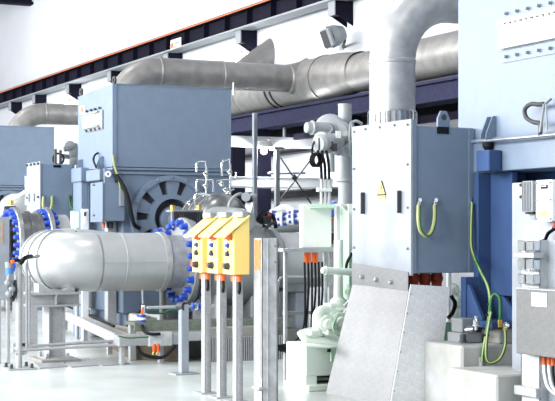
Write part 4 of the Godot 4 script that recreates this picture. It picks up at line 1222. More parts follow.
	ptube("wire", curve([Vector3(6.023, 0.599, -16.400), Vector3(6.127, 0.590, -16.400), Vector3(6.232, 0.594, -16.400), Vector3(6.324, 0.622, -16.400), Vector3(6.416, 0.626, -16.400)]), 0.012, M.cable_green, gw, 6)
	# flange guard rail: upright post with thin rail at the pump
	var rp := thing("rail_post", "pale grey square post with base plate and thin rail in front of the pump flange", "post", Vector3(5.894, 0.000, -14.852))
	var g := Vector3(5.894, 0.000, -14.852)
	pbox("post", Vector3(g.x - 0.05, 0.015, g.z - 0.05), Vector3(g.x + 0.04, 0.781, g.z + 0.05), M.panel, rp, 0.005)
	pbox("base_plate", Vector3(g.x - 0.14, 0.0, g.z - 0.12), Vector3(g.x + 0.14, 0.015, g.z + 0.12), M.panel, rp, 0.0)
	pcyl("rail", Vector3(5.491, 0.748, -14.95), Vector3(6.312, 0.748, -14.95), 0.016, M.galv, rp, 8)
	plathe("rail_clamp", Vector3(5.857, 0.759, -14.9), Vector3(0.3, 0, 1).normalized(), [[0.0, 0.0], [0.0, 0.05], [0.1, 0.05], [0.1, 0.0]], M.dark, rp, 12)
	for k in 5:
		plathe("blue_nut", Vector3(6.030 + 0.04 * k, 0.748, -14.95), Vector3.RIGHT, [[0.0, 0.0], [0.0, 0.045], [0.02, 0.045], [0.02, 0.0]], M.bolt_blue if k % 2 == 0 else M.chrome, rp, 10)
	ptube("hose", curve([Vector3(6.242, 1.128, -15.200), Vector3(6.230, 0.978, -15.200), Vector3(6.193, 0.841, -15.200), Vector3(6.131, 0.762, -15.200), Vector3(6.081, 0.740, -15.200)]), 0.02, M.rubber, rp, 8)

func build_yellow_boxes() -> void:
	var first: Node3D = null
	var labels := ["yellow control box with sloped hood, the one next to the tall galvanised post", "yellow control box with sloped hood, middle one of three", "yellow control box with sloped hood, the one next to the pump flange"]
	for k in 3:
		var z := -12.1 - 0.385 * k
		var at := Vector3(5.375, 0.0, z - 0.13)
		if first != null:
			dup(first, "control_box", labels[k], at, "yellow control boxes")
			continue
		var yt := 1.730
		var yb := 1.196
		var x0 := 5.3
		var x1 := 5.455
		var t := thing("control_box", labels[0], "control box", at, "yellow control boxes")
		first = t
		# case with sloping top
		var s := sh()
		prism(s, [Vector3(x0, yb, z), Vector3(x0, yt - 0.14, z), Vector3(x1, yt, z), Vector3(x1, yb, z)], Vector3(0, 0, -0.26))
		obj("case", s, M.yellow, t)
		s = sh()
		prism(s, [Vector3(x0 - 0.09, yt - 0.175, z + 0.012), Vector3(x0 - 0.09, yt - 0.19, z + 0.012), Vector3(x1, yt + 0.0, z + 0.012), Vector3(x1, yt + 0.016, z + 0.012)], Vector3(0, 0, -0.284))
		obj("hood", s, M.yellow, t)
		pbox("back_cap", Vector3(x1 - 0.06, yt, z - 0.23), Vector3(x1 + 0.005, yt + 0.05, z - 0.03), M.panel, t, 0.004)
		pbox("cap_print", Vector3(x1 - 0.05, yt + 0.015, z - 0.028), Vector3(x1 - 0.005, yt + 0.042, z - 0.025), M.grey, t, 0.0)
		# controls on the aisle face
		pbox("orange_window", Vector3(x0 - 0.012, 1.515, z - 0.2), Vector3(x0 - 0.002, 1.581, z - 0.05), M.orange, t, 0.003)
		for q in [[242.0, "white"], [245.0, "bolt_blue"], [249.5, "chrome"], [254.0, "dark"]]:
			plathe("push_button", Vector3(x0, 1.6 + (231.0 - q[0]) * 0.00932, z - 0.13), Vector3.LEFT, [[0.0, 0.024], [0.03, 0.024], [0.034, 0.0]], M[q[1]], t, 12)
		plathe("rotary_switch", Vector3(x0, 1.271, z - 0.13), Vector3.LEFT, [[0.0, 0.034], [0.02, 0.034], [0.05, 0.022], [0.05, 0.0]], M.dark, t, 14)
		pbox("switch_tag", Vector3(x0 - 0.03, 1.247, z - 0.23), Vector3(x0 - 0.001, 1.299, z - 0.185), M.orange, t, 0.002)
		plathe("lock", Vector3(x0, 1.403, z - 0.08), Vector3.LEFT, [[0.0, 0.01], [0.02, 0.01], [0.02, 0.0]], M.chrome, t, 8)
		# orange glands and cables below
		for q in [0.06, 0.13, 0.2]:
			pcyl("orange_gland", Vector3(x0 + 0.08, yb, z - q), Vector3(x0 + 0.08, yb - 0.07, z - q), 0.024, M.orange, t, 10)
			ptube("cable", curve([Vector3(x0 + 0.08, yb - 0.07, z - q), Vector3(x0 + 0.085, yb - 0.14, z - q), Vector3(x0 + 0.1, yb - 0.22, z - 0.13), Vector3(x0 + 0.1, yb - 0.34, z - 0.13)]), 0.014, M.rubber, t, 6)
		# strut channel post
		s = sh()
		box(s, Vector3(x0 + 0.06, 0.012, z - 0.17), Vector3(x0 + 0.064, yb + 0.1, z - 0.09))
		box(s, Vector3(x0 + 0.064, 0.012, z - 0.094), Vector3(x0 + 0.13, yb + 0.1, z - 0.09))
		box(s, Vector3(x0 + 0.064, 0.012, z - 0.17), Vector3(x0 + 0.13, yb + 0.1, z - 0.166))
		box(s, Vector3(x0 + 0.08, 0.012, z - 0.089), Vector3(x0 + 0.11, yb - 0.4, z - 0.08))
		obj("post", s, M.galv, t)
		pbox("foot_plate", Vector3(x0 + 0.0, 0.0, z - 0.23), Vector3(x0 + 0.18, 0.012, z - 0.03), M.galv, t, 0.0)
	# tall galvanised post with a plank inset
	var p := thing("galvanised_post", "tall wide galvanised post with an orange-brown strip near its top", "post", Vector3(5.57, 0, -12.0))
	var xa := 5.493
	var xb := 5.656
	var yt2 := 1.535
	var s2 := sh()
	box(s2, Vector3(xa, 0.012, -11.906), Vector3(xb, yt2, -11.9))
	box(s2, Vector3(xb - 0.006, 0.012, -12.08), Vector3(xb, yt2, -11.9))
	box(s2, Vector3(xa, 0.012, -12.08), Vector3(xa + 0.006, yt2, -11.9))
	box(s2, Vector3(xa + 0.05, 0.012, -11.9), Vector3(xa + 0.058, yt2 - 0.005, -11.888))
	box(s2, Vector3(xb - 0.03, 0.012, -11.9), Vector3(xb - 0.024, yt2 - 0.005, -11.892))
	obj("channel", s2, M.zinc, p)
	pbox("brown_strip", Vector3(xa - 0.008, 1.239, -12.05), Vector3(xa, 1.517, -11.93), M.wood, p, 0.0)
	pbox("side_sheet", Vector3(xa - 0.006, 0.25, -12.07), Vector3(xa, 1.239, -11.92), M.galv, p, 0.0)
	for v in [1.461, 1.314]:
		place("bolt", bolt_mesh(0.01, 0.012), M.grey, p, facing(Vector3(xb - 0.03, v, -11.89), Vector3.BACK))
	pbox("clamp", Vector3(xa - 0.04, 0.137, -12.05), Vector3(xa + 0.02, 0.164, -11.88), M.galv, p)
	pbox("base_plate", Vector3(xa - 0.08, 0, -12.15), Vector3(xb + 0.08, 0.012, -11.8), M.galv, p, 0.0)

func build_centre() -> void:
	# white device cabinet with mint hood on a galvanised tray
	var D := -13.6
	var t := thing("field_cabinet", "white field cabinet with mint green hood on a galvanised tray", "cabinet", Vector3(6.938, 0.861, -13.600))
	pbox("front_panel", Vector3(6.747, 1.424, -13.600), Vector3(7.101, 1.880, -13.600) + Vector3(0, 0, -0.02), M.label_white, t, 0.004)
	pbox("side_panel", Vector3(6.757, 1.424, -13.620), Vector3(6.771, 1.877, -13.620) + Vector3(0, 0, -0.06), M.mint, t, 0.0)
	var s := sh()
	prism(s, [Vector3(6.784, 1.872, -13.580), Vector3(7.145, 1.874, -13.580), Vector3(7.038, 1.839, -13.400), Vector3(6.741, 1.826, -13.400)], Vector3(0, 0.012, 0))
	obj("hood", s, M.mint_deep, t)
	pbox("back_panel", Vector3(6.820, 1.428, -13.700), Vector3(7.220, 1.893, -13.700) + Vector3(0, 0, -0.02), M.mint, t, 0.0)
	pbox("white_jamb", Vector3(7.135, 0.795, -13.550), Vector3(7.178, 1.890, -13.550) + Vector3(0, 0, -0.06), M.white, t, 0.003)
	for q in [[201.5, 208.0, "bolt_blue"], [209.5, 217.0, "bolt_blue"], [218.0, 221.0, "orange"], [222.0, 231.0, "grey"], [233.0, 244.0, "dark"]]:
		var y0: float = 1.6 + (231.0 - q[1]) * 0.01068
		var y1: float = 1.6 + (231.0 - q[0]) * 0.01068
		pbox("device", Vector3(7.136, y0, -13.7), Vector3(7.179, y1, -13.62), M[q[2]], t, 0.004)
	pbox("tray", Vector3(6.498, 1.379, -13.550), Vector3(7.129, 1.417, -13.550) + Vector3(0, 0, -0.22), M.galv, t, 0.004)
	for u in [307.0, 310.5, 315.5, 318.5]:
		var a := Vector3(6.782 + (u - 305.0) * 0.0107, 1.370, -13.62)
		pcyl("orange_gland", a, a + Vector3(0, -0.11, 0), 0.02, M.orange, t, 10)
	for k in 6:
		var a := Vector3(6.788 + 0.042 * k, 1.269, -13.62)
		var e := -0.04 + 0.012 * k
		ptube("cable", curve([a, a + Vector3(0.005, -0.3, 0.0), a + Vector3(0.01 - 0.02 * (k % 2), -0.62, -0.02), a + Vector3(e, -0.8, -0.04), a + Vector3(e - 0.14, -0.88 - 0.015 * k, -0.08), a + Vector3(e - 0.42, -0.9 - 0.012 * k, -0.1)]), 0.012, M.rubber, t, 6)
	for u in [7.086, 7.159, 7.233]:
		pcyl("conduit", Vector3(u, 0.0, -13.72), Vector3(u, 1.373, -13.72), 0.026, M.zinc, t, 10)
	pbox("cross_rail", Vector3(6.630, 0.698, -13.800), Vector3(7.211, 0.732, -13.800) + Vector3(0, 0, -0.04), M.casting, t, 0.003)
	pbox("leg", Vector3(6.618, 0.0, -13.8), Vector3(6.654, 1.378, -13.76), M.galv, t)
	# mint green cabinet beside it, door standing open
	var c := thing("open_cabinet", "mint green sheet cabinet with its side in view beside the white field cabinet", "cabinet", Vector3(7.153, 0.870, -13.300))
	s = sh()
	prism(s, [Vector3(7.157, 0.839, -13.500), Vector3(7.157, 1.868, -13.500), Vector3(7.126, 1.790, -13.250), Vector3(7.126, 0.851, -13.250)], Vector3(0.012, 0, -0.02))
	obj("side_sheet", s, M.mint_deep, c)
	pbox("front_sheet", Vector3(7.147, 1.367, -13.300), Vector3(7.273, 1.887, -13.300) + Vector3(0, 0, -0.015), M.mint, c, 0.0)
	pbox("top_sheet", Vector3(7.157, 1.868, -13.500), Vector3(7.383, 1.891, -13.500) + Vector3(0, 0, -0.3), M.mint, c, 0.0)
	ptube("black_cable", curve([Vector3(7.174, 1.389, -13.250), Vector3(7.111, 1.327, -13.200), Vector3(7.075, 1.264, -13.200), Vector3(7.064, 1.191, -13.200)]), 0.018, M.rubber, c, 6)
	ptube("white_cable", curve([Vector3(7.146, 1.389, -13.220), Vector3(7.171, 1.326, -13.200), Vector3(7.231, 1.305, -13.200)]), 0.01, M.white, c, 6)
	pbox("leg", Vector3(7.192, 0, -13.4), Vector3(7.228, 1.367, -13.36), M.mint_deep, c)

func build_mint_pump() -> void:
	var D := -12.95
	var t := thing("lubrication_unit", "pale mint lubrication unit with tank, tray and thick piping beside the sheet cover", "pump unit", Vector3(6.5, 0, D))
	# tank with a rectangular recess at its base
	var s := sh()
	var tx0 := 6.364
	var tx1 := 6.892
	box(s, Vector3(tx0, 0.143, -13.2), Vector3(tx1, 0.465, -12.75), 0.012)
	obj("tank", s, M.mint, t)
	s = sh()
	box(s, Vector3(tx0, 0.0, -13.2), Vector3(tx0 + 0.13, 0.143, -12.75), 0.006)
	box(s, Vector3(tx1 - 0.1, 0.0, -13.2), Vector3(tx1, 0.143, -12.75), 0.006)
	box(s, Vector3(tx0, 0.0, -13.25), Vector3(tx1, 0.06, -12.68), 0.006)
	obj("base_frame", s, M.mint, t)
	pbox("recess_back", Vector3(tx0 + 0.13, 0.06, -13.15), Vector3(tx1 - 0.1, 0.143, -13.12), M.grey, t, 0.0)
	for k in 3: pcyl("recess_pipe", Vector3(tx0 + 0.13, 0.1 + 0.03 * k, -12.85 - 0.05 * k), Vector3(tx1 - 0.1, 0.1 + 0.03 * k, -12.85 - 0.05 * k), 0.018, M.dark if k == 1 else M.steel, t, 8)
	# drip tray with rounded lip
	s = sh()
	prism(s, [Vector3(6.341, 0.564, -12.850), Vector3(6.295, 0.464, -12.600), Vector3(6.811, 0.406, -12.600), Vector3(7.135, 0.517, -13.200), Vector3(6.641, 0.563, -13.200)], Vector3(0, 0.04, 0))
	var tray := obj("drip_tray", s, M.mint, t)
	ptube("tray_lip", [Vector3(6.341, 0.574, -12.850), Vector3(6.295, 0.478, -12.600), Vector3(6.811, 0.421, -12.600)], 0.022, M.mint, tray, 8)
	# piping
	ptube("bent_pipe", bent([Vector3(6.569, 0.513, -12.900), Vector3(6.569, 0.798, -12.900), Vector3(6.753, 0.793, -12.900)], 0.08), 0.05, M.mint, t, 16)
	plathe("pipe_flange", Vector3(6.569, 0.534, -12.900), Vector3.UP, [[0.0, 0.0], [0.0, 0.08], [0.025, 0.08], [0.025, 0.0]], M.mint, t, 16)
	pcyl("riser", Vector3(6.843, 0.789, -12.950), Vector3(6.843, 1.508, -12.950), 0.048, M.mint, t, 16)
	plathe("riser_flange", Vector3(6.843, 0.922, -12.950), Vector3.DOWN, [[0.0, 0.05], [0.03, 0.085], [0.1, 0.1], [0.1, 0.13], [0.13, 0.13], [0.13, 0.0]], M.mint, t, 20)
	pcyl("cross_pipe", Vector3(6.621, 1.201, -12.800), Vector3(6.965, 1.176, -12.800), 0.038, M.mint, t, 14)
	place("pipe_cap", bolt_mesh(0.035, 0.05), M.mint, t, facing(Vector3(6.621, 1.201, -12.800), Vector3.LEFT))
	pcyl("valve_neck", Vector3(6.938, 0.892, -12.900), Vector3(6.938, 1.056, -12.900), 0.026, M.mint, t, 10)
	plathe("valve_cap", Vector3(6.938, 1.056, -12.900), Vector3.DOWN, [[0.0, 0.0], [0.0, 0.022], [0.06, 0.022], [0.06, 0.045], [0.1, 0.045], [0.1, 0.0]], M.mint_deep, t, 12)
	pbox("pump_block", Vector3(6.681, 0.716, -12.850), Vector3(6.911, 0.864, -12.850) + Vector3(0, 0, -0.16), M.mint, t, 0.025)
	for q in [[Vector3(6.633, 0.661, -12.780), 0.09], [Vector3(6.771, 0.678, -12.760), 0.1], [Vector3(6.874, 0.757, -12.760), 0.07]]:
		plathe("pump_head", q[0], Vector3(-0.25, 0, 1).normalized(), [[-0.12, q[1] * 0.8], [0.0, q[1]], [0.03, q[1]], [0.03, q[1] * 0.6], [0.08, q[1] * 0.5], [0.08, 0.0]], M.mint, t, 20)
	var bm := bolt_mesh(0.012, 0.02)
	for k in 6:
		var a := TAU * k / 6.0
		place("bolt", bm, M.mint_deep, t, facing(Vector3(6.750, 0.681, -12.720) + Vector3(cos(a) * 0.08, sin(a) * 0.08, 0), Vector3.BACK))
	for q in [[312.0, 330.0], [346.0, 331.0], [331.0, 334.0]]:
		var p := Vector3(6.440 + (q[0] - 310.0) * 0.0101, 0.547, -12.78)
		pbox("valve_foot", p + Vector3(-0.05, 0, -0.05), p + Vector3(0.05, 0.06, 0.05), M.mint, t, 0.012)
	ptube("small_tube", curve([Vector3(6.682, 0.725, -12.700), Vector3(6.627, 0.628, -12.660), Vector3(6.706, 0.545, -12.660), Vector3(6.820, 0.602, -12.660)]), 0.014, M.mint_deep, t, 6)
	ptube("small_tube", curve([Vector3(6.800, 0.840, -12.750), Vector3(6.865, 0.902, -12.700), Vector3(6.888, 0.800, -12.700), Vector3(6.865, 0.679, -12.700)]), 0.014, M.mint, t, 6)
	pbox("side_bracket", Vector3(6.563, 0.297, -12.580), Vector3(6.653, 0.443, -12.580) + Vector3(0, 0, -0.02), M.mint_deep, t)
	pcyl("drain_plug", Vector3(6.540, 0.427, -12.580), Vector3(6.540, 0.397, -12.580), 0.02, M.black, t, 8)
	# pale machinery glimpsed through the gap beside the sheet cover
	var g := thing("oil_console", "white and green oil console seen through the gap beside the sheet cover", "pump unit", Vector3(8.498, 0.506, -13.400))
	for q in [[Vector3(8.498, 0.948, -13.400), 0.07], [Vector3(8.576, 0.836, -13.400), 0.09], [Vector3(8.446, 0.706, -13.400), 0.1], [Vector3(8.576, 0.636, -13.400), 0.08]]:
		ball_part(g, "casting", q[0], q[1], M.mint)
		plathe("casting_ring", q[0], Vector3(-0.4, 0, 1).normalized(), [[0.0, q[1] * 1.15], [0.03, q[1] * 1.15], [0.03, 0.0]], M.white, g, 16)
	pbox("base", Vector3(8.255, 0.356, -13.300), Vector3(8.733, 0.594, -13.300) + Vector3(0, 0, -0.3), M.green, g, 0.01)
	pbox("stand", Vector3(8.343, 0.0, -13.6), Vector3(8.799, 0.350, -13.35), M.concrete, g, 0.0)
	ptube("black_hose", curve([Vector3(8.005, 0.690, -12.700), Vector3(8.066, 0.751, -12.700), Vector3(8.091, 0.845, -12.700), Vector3(8.042, 0.919, -12.700)]), 0.022, M.rubber, g, 8)
	ptube("pipe", [Vector3(8.396, 0.603, -13.300), Vector3(8.396, 1.260, -13.300)], 0.03, M.white, g, 10)

func build_actuator() -> void:
	# round pillar and electric valve actuator on it
	var D := -15.0
	var x := 8.013
	var p := thing("round_pillar", "pale grey round pipe pillar behind the actuator, with ring flange", "pillar", Vector3(x, 0, D))
	pcyl("tube", Vector3(x, 0.0, D), Vector3(x, 3.102, D), 0.082, M.actuator, p, 24)
	plathe("ring_flange", Vector3(x, 2.470, D), Vector3.DOWN, [[0.0, 0.08], [0.0, 0.1], [0.03, 0.1], [0.03, 0.09], [0.24, 0.088], [0.24, 0.12], [0.28, 0.12], [0.28, 0.08]], M.actuator, p, 24)
	pcyl("cap", Vector3(x, 3.102, D), Vector3(x, 3.114, D), 0.086, M.actuator, p, 24)
	var t := thing("valve_actuator", "pale grey electric valve actuator with round gearbox, motor and black cable plug", "actuator", Vector3(7.656, 2.425, -14.700))
	var ax := Vector3(-0.55, 0.0, 0.83).normalized()
	var g := Vector3(7.734, 2.786, -14.850)
	plathe("gearbox", g - ax * 0.12, ax, [[0.0, 0.0], [0.0, 0.17], [0.06, 0.19], [0.14, 0.19], [0.2, 0.16], [0.22, 0.06], [0.3, 0.05], [0.3, 0.0]], M.actuator, t, 28)
	plathe("gear_case", Vector3(7.827, 2.750, -14.800), ax, [[-0.1, 0.15], [0.06, 0.15], [0.1, 0.11], [0.1, 0.0]], M.actuator, t, 24)
	var a := Vector3(-0.9, -0.05, 0.35).normalized()
	plathe("motor", Vector3(7.630, 2.628, -14.600), a, [[-0.1, 0.0], [-0.1, 0.1], [0.12, 0.105], [0.14, 0.12], [0.2, 0.12], [0.2, 0.0]], M.actuator, t, 24)
	plathe("motor_cover", Vector3(7.500, 2.596, -14.500), a, [[-0.02, 0.0], [-0.02, 0.115], [0.1, 0.115], [0.14, 0.09], [0.14, 0.0]], M.actuator, t, 24)
	plathe("side_motor", Vector3(7.551, 2.797, -14.750), Vector3.LEFT, [[-0.1, 0.07], [0.08, 0.07], [0.09, 0.085], [0.11, 0.085], [0.12, 0.07], [0.18, 0.06], [0.18, 0.0]], M.actuator, t, 20)
	pbox("name_plate", Vector3(7.364, 2.520, -14.420), Vector3(7.382, 2.657, -14.420) + Vector3(0, 0, -0.01), M.dark, t, 0.0)
	pbox("white_tag", Vector3(7.629, 2.668, -14.500), Vector3(7.694, 2.751, -14.500) + Vector3(0, 0, -0.01), M.label_white, t, 0.0)
	for q in [Vector3(7.512, 2.580, -14.400), Vector3(7.564, 2.558, -14.400)]:
		pbox("switch_block", q + Vector3(-0.025, -0.05, -0.04), q + Vector3(0.02, 0.04, 0.02), M.dark, t, 0.005)
	# handwheel
	var s := sh()
	var pts := []
	var hw := Vector3(7.892, 2.670, -14.600)
	for k in 25:
		var w := TAU * k / 24.0
		pts.append(hw + Vector3(sin(w) * 0.1, cos(w) * 0.2, -sin(w) * 0.12))
	tube(s, pts, 0.011, 8)
	for k in 3: tube(s, [hw, pts[k * 8]], 0.01, 6)
	obj("handwheel", s, M.actuator, t)
	ptube("pipe_loop", curve([Vector3(8.054, 2.799, -14.900), Vector3(8.014, 2.865, -14.850), Vector3(8.054, 2.899, -14.800), Vector3(8.134, 2.866, -14.800)]), 0.018, M.actuator, t, 8)
	for k in 5:
		ball_part(t, "casting", [Vector3(7.879, 2.711, -14.700), Vector3(7.919, 2.595, -14.700), Vector3(7.880, 2.549, -14.750), Vector3(7.708, 2.538, -14.600), Vector3(7.972, 2.737, -14.700)][k], [0.07, 0.06, 0.08, 0.07, 0.05][k], M.actuator)
	pcyl("lower_shaft", Vector3(7.721, 2.548, -14.800), Vector3(7.721, 2.291, -14.800), 0.045, M.actuator, t, 14)
	# black plug and cables into the conduits
	for k in 3:
		s = sh()
		lathe(s, Vector3(7.251, 2.399, -14.300) + Vector3(0.008 * k, 0, 0.03 * k), Vector3(0.35, -0.1, 1).normalized(), [[0.0, 0.055], [-0.014, 0.07], [0.0, 0.085], [0.014, 0.07], [0.0, 0.055]], 20, true)
		obj("cable_coil", s, M.black, t)
	for k in 3:
		var e := 0.052 * k
		ptube("cable", curve([Vector3(7.336, 2.506, -14.380) + Vector3(e, 0.0, 0), Vector3(7.310, 2.424, -14.330) + Vector3(e * 1.1, 0, 0.02), Vector3(7.348, 2.334, -14.330) + Vector3(e * 0.95, 0, 0), Vector3(7.365, 2.177, -14.350) + Vector3(e * 0.95, 0, 0)]), 0.017, M.black, t, 8)
	for k in 3:
		pcyl("conduit", Vector3(7.365, 1.883, -14.350) + Vector3(0.05 * k, 0, 0), Vector3(7.365, 2.211, -14.350) + Vector3(0.05 * k, 0, 0), 0.018, M.zinc, t, 10)
	pbox("conduit_clamp", Vector3(7.301, 2.045, -14.300), Vector3(7.473, 2.087, -14.300) + Vector3(0, 0, -0.06), M.white, t, 0.003)
	# bent black cable from the duct to the actuator
	ptube("thin_cable", curve([Vector3(7.461, 2.716, -14.600), Vector3(7.346, 2.615, -14.500), Vector3(7.295, 2.497, -14.450), Vector3(7.295, 2.427, -14.400)]), 0.012, M.black, t, 6)

func build_right_panel() -> void:
	# pale terminal panel before the near motor's shaded body
	var X := 7.2
	var t := thing("instrument_board", "tall pale wiring panel with grey module and white box before the nearest motor", "panel", Vector3(X, 0, -10.0))
	pbox("back_plate", Vector3(X, 0.0, -10.381), Vector3(X + 0.03, 2.020, -9.1), M.panel, t, 0.003)
	var md := pbox("module", Vector3(X - 0.05, 1.763, -10.157), Vector3(X, 2.028, -10.005), M.grey, t, 0.003)
	for k in 6: pbox("fin", Vector3(X - 0.06, 1.771, -10.150 + 0.022 * k), Vector3(X - 0.05, 2.019, -10.150 + 0.022 * k + 0.008), M.grey, md, 0.0)
	pbox("black_tab", Vector3(X - 0.04, 1.746, -10.128), Vector3(X, 1.761, -10.012), M.black, t, 0.0)
	pbox("small_plate", Vector3(X - 0.012, 1.698, -10.084), Vector3(X, 1.732, -10.027), M.grey, t, 0.0)
	var wb := pbox("white_box", Vector3(X - 0.12, 1.679, -9.866), Vector3(X, 2.025, -9.644), M.white, t, 0.008)
	pbox("black_label", Vector3(X - 0.126, 1.950, -9.789), Vector3(X - 0.121, 1.984, -9.692), M.black, wb, 0.0)
	pbox("label_print", Vector3(X - 0.13, 1.969, -9.775), Vector3(X - 0.127, 1.975, -9.706), M.label_white, wb, 0.0)
	pbox("yellow_label", Vector3(X - 0.126, 1.725, -9.810), Vector3(X - 0.121, 1.767, -9.699), M.label_yellow, wb, 0.0)
	var bm := bolt_mesh(0.008, 0.012)
	for q in [[-10.238, 1.998], [-10.238, 1.895]]:
		place("screw", bolt_mesh(0.012, 0.02), M.dark, t, facing(Vector3(X, q[1], q[0]), Vector3.LEFT))
	for y in [2.000, 1.858, 1.700]:
		for z in [-9.852, -9.657]:
			place("screw", bm, M.grey, wb, facing(Vector3(X - 0.12, y, z), Vector3.LEFT))
	pcyl("orange_gland", Vector3(X - 0.06, 1.674, -9.678), Vector3(X - 0.06, 1.625, -9.678), 0.02, M.red, t, 10)
	ptube("black_cable", curve([Vector3(X - 0.06, 1.625, -9.678), Vector3(7.120, 1.583, -9.747), Vector3(7.100, 1.533, -9.761), Vector3(7.080, 1.475, -9.775)]), 0.02, M.black, t, 8)
	ptube("white_cable", curve([Vector3(X - 0.08, 1.625, -9.699), Vector3(7.080, 1.592, -9.720), Vector3(7.060, 1.534, -9.734)]), 0.01, M.white, t, 6)
	# galvanised strut column with device boxes
	var X2 := 6.92
	var c := thing("strut_column", "bright galvanised strut column with square device boxes in front of the wiring panel", "column", Vector3(X2 + 0.05, 0, -9.75))
	var s := sh()
	box(s, Vector3(X2, 0.0, -9.847), Vector3(X2 + 0.01, 1.526, -9.582))
	box(s, Vector3(X2, 0.0, -9.582 - 0.01), Vector3(X2 + 0.12, 1.526, -9.582))
	box(s, Vector3(X2, 0.0, -9.847), Vector3(X2 + 0.12, 1.526, -9.847 + 0.01))
	obj("channel", s, M.zinc, c)
	for q in [[1.436, 1.522], [1.279, 1.370], [1.164, 1.247]]:
		pbox("device_box", Vector3(X2 - 0.07, q[0], -9.805), Vector3(X2, q[1], -9.699), M.chrome, c, 0.008)
		pbox("device_box", Vector3(X2 - 0.07, q[0], -9.685), Vector3(X2, q[1], -9.574), M.chrome, c, 0.008)
	pbox("cross_clamp", Vector3(X2 - 0.08, 1.378, -9.847), Vector3(X2 + 0.02, 1.423, -9.554), M.steel, c, 0.004)
	pbox("foot_bracket", Vector3(X2 - 0.06, 0.244, -9.862), Vector3(X2 + 0.02, 0.318, -9.554), M.galv, c, 0.004)
	pbox("side_panel", Vector3(X2 + 0.08, 0.0, -9.582), Vector3(X2 + 0.1, 1.527, -9.0), M.panel, c, 0.0)
	# dark galvanised cover plate with white label
	var d := thing("cover_plate", "dull dark galvanised cover plate with white label on the strut column", "cover", Vector3(6.85, 0.585, -9.5))
	pbox("plate", Vector3(6.8, 0.595, -9.748), Vector3(6.86, 1.130, -9.05), M.patinated_zinc, d, 0.006)
	pbox("top_fold", Vector3(6.8, 1.130 - 0.01, -9.748), Vector3(6.95, 1.130 + 0.004, -9.05), M.galv, d, 0.0)
	pbox("label", Vector3(6.794, 0.995, -9.524), Vector3(6.799, 1.103, -9.322), M.label_white, d, 0.0)
	pbox("label_print", Vector3(6.791, 1.071, -9.510), Vector3(6.793, 1.095, -9.335), M.actuator, d, 0.0)
	for q in [Vector3(6.950, 0.556, -9.568), Vector3(6.950, 0.561, -9.500), Vector3(6.950, 0.558, -9.447)]:
		pcyl("orange_gland", q + Vector3(0, 0.02, 0), q + Vector3(0, -0.045, 0), 0.018, M.orange, d, 10)
		ptube("cable", curve([q + Vector3(0, -0.04, 0), q + Vector3(-0.01, -0.12, 0.02), q + Vector3(0.0, -0.22, 0.05), q + Vector3(0.05, -0.28, 0.09), q + Vector3(0.1, -0.3, 0.14)]), 0.013, M.black if q.z > -9.46 else M.white, d, 6)

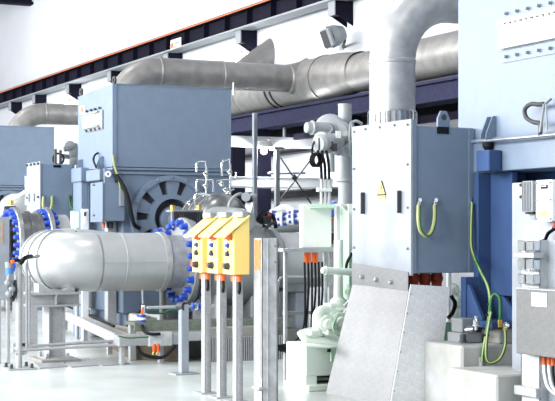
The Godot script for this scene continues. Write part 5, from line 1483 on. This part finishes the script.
func build_left_clutter() -> void:
	# slim instrument post with tubing
	var g := Vector3(4.379, 0.000, -16.210)
	var t := thing("instrument_post", "slim galvanised instrument post with tubing and blue gauge at its head", "instrument post", g)
	pcyl("post", g + Vector3(0.0, 0.02, 0), Vector3(g.x, 1.236, g.z), 0.036, M.galv, t, 14)
	pbox("base_plate", g + Vector3(-0.17, 0, -0.17), g + Vector3(0.17, 0.02, 0.17), M.galv, t, 0.003)
	for q in [[-0.12, -0.12], [-0.12, 0.12], [0.12, -0.12], [0.12, 0.12]]:
		place("anchor_bolt", bolt_mesh(0.018, 0.05), M.dark, t, facing(g + Vector3(q[0], 0.02, q[1]), Vector3.UP))
	ptube("tube", bent([Vector3(g.x + 0.09, 1.236, g.z), Vector3(g.x + 0.09, 0.178, g.z), Vector3(g.x - 0.05, 0.178, g.z + 0.02)], 0.04), 0.016, M.galv, t, 8)
	ptube("tube", bent([Vector3(g.x + 0.12, 1.083, g.z), Vector3(g.x + 0.12, 0.260, g.z), Vector3(5.626, 0.282, -16.3)], 0.04), 0.018, M.galv, t, 8)
	ptube("tube", [Vector3(4.341, 0.217, -16.200), Vector3(5.557, 0.239, -16.200)], 0.018, M.galv, t, 8)
	for q in [Vector3(4.380, 0.272, -16.300), Vector3(4.380, 0.202, -16.300), Vector3(4.463, 0.281, -16.300)]:
		pbox("tube_clamp", q + Vector3(-0.06, -0.02, -0.03), q + Vector3(0.09, 0.02, 0.03), M.galv, t)
	# head: gauge, valves, hoses
	pcyl("blue_gauge", Vector3(4.265, 1.173, -16.200), Vector3(4.265, 1.080, -16.200), 0.045, mat(rgb(70, 120, 190), 0.4), t, 16)
	pcyl("gauge_body", Vector3(4.265, 1.242, -16.200), Vector3(4.265, 1.173, -16.200), 0.05, M.grey, t, 16)
	ptube("hose", curve([Vector3(4.265, 1.080, -16.200), Vector3(4.259, 0.965, -16.200), Vector3(4.282, 0.837, -16.200), Vector3(4.306, 0.802, -16.200), Vector3(4.329, 0.894, -16.200), Vector3(4.318, 1.033, -16.200)]), 0.022, M.dark, t, 8)
	ptube("hose", curve([Vector3(4.361, 1.220, -16.100), Vector3(4.420, 1.289, -16.100), Vector3(4.547, 1.307, -16.300)]), 0.026, M.black, t, 8)
	ptube("hose", curve([Vector3(4.257, 1.243, -16.150), Vector3(4.314, 1.266, -16.100), Vector3(4.408, 1.242, -16.100)]), 0.02, M.black, t, 8)
	for q in [Vector3(4.234, 1.001, -16.150), Vector3(4.281, 0.931, -16.150), Vector3(4.246, 0.875, -16.150)]:
		ball_part(t, "fitting", q, 0.04, M.grey)
	pbox("manifold_block", Vector3(4.234, 1.001, -16.150), Vector3(4.304, 1.104, -16.150) + Vector3(0, 0, -0.08), M.casting, t, 0.01)
	pcyl("orange_plug", Vector3(4.256, 1.244, -16.100), Vector3(4.291, 1.249, -16.100), 0.022, M.orange, t, 10)
	ptube("stay_tube", [Vector3(4.487, 1.285, -16.300), Vector3(4.714, 1.302, -16.550)], 0.02, M.steel, t, 8)
	# pale sheet panel at the picture's left edge
	var p := thing("sheet_panel", "white sheet panel on legs with brown strip beside the instrument post", "panel", Vector3(4.382, 0.409, -16.900))
	pbox("sheet", Vector3(4.296, 0.772, -16.900), Vector3(4.449, 1.769, -16.900) + Vector3(0, 0, -0.03), M.panel, p, 0.004)
	pbox("brown_strip", Vector3(4.344, 1.456, -16.870), Vector3(4.357, 1.708, -16.870) + Vector3(0, 0, -0.01), M.wood, p, 0.0)
	pbox("leg", Vector3(4.425, 0, -16.98), Vector3(4.462, 0.770, -16.92), M.galv, p)
	pbox("leg", Vector3(4.309, 0, -16.98), Vector3(4.352, 0.770, -16.92), M.galv, p)
	# dark equipment glimpsed over the pipe between the boxes
	var b := thing("background_valves", "pale valves and rails far behind between the motors", "valves", Vector3(7.928, 2.940, -26.000))
	for q in [[Vector3(9.103, 3.384, -30.000), Vector3(9.419, 3.414, -30.000), 0.06], [Vector3(9.058, 3.231, -30.000), Vector3(9.419, 3.195, -30.000), 0.05], [Vector3(9.170, 3.516, -30.000), Vector3(9.396, 3.479, -30.000), 0.04]]:
		pcyl("rail", q[0], q[1], q[2], M.panel, b, 8)
	for q in [Vector3(9.176, 3.440, -29.800), Vector3(9.266, 3.291, -29.800), Vector3(9.311, 3.140, -29.800)]:
		ball_part(b, "valve_body", q, 0.12, M.actuator)
	pcyl("stand", Vector3(9.252, 3.361, -29.900), Vector3(9.252, 0, -29.9), 0.06, M.actuator, b, 8)
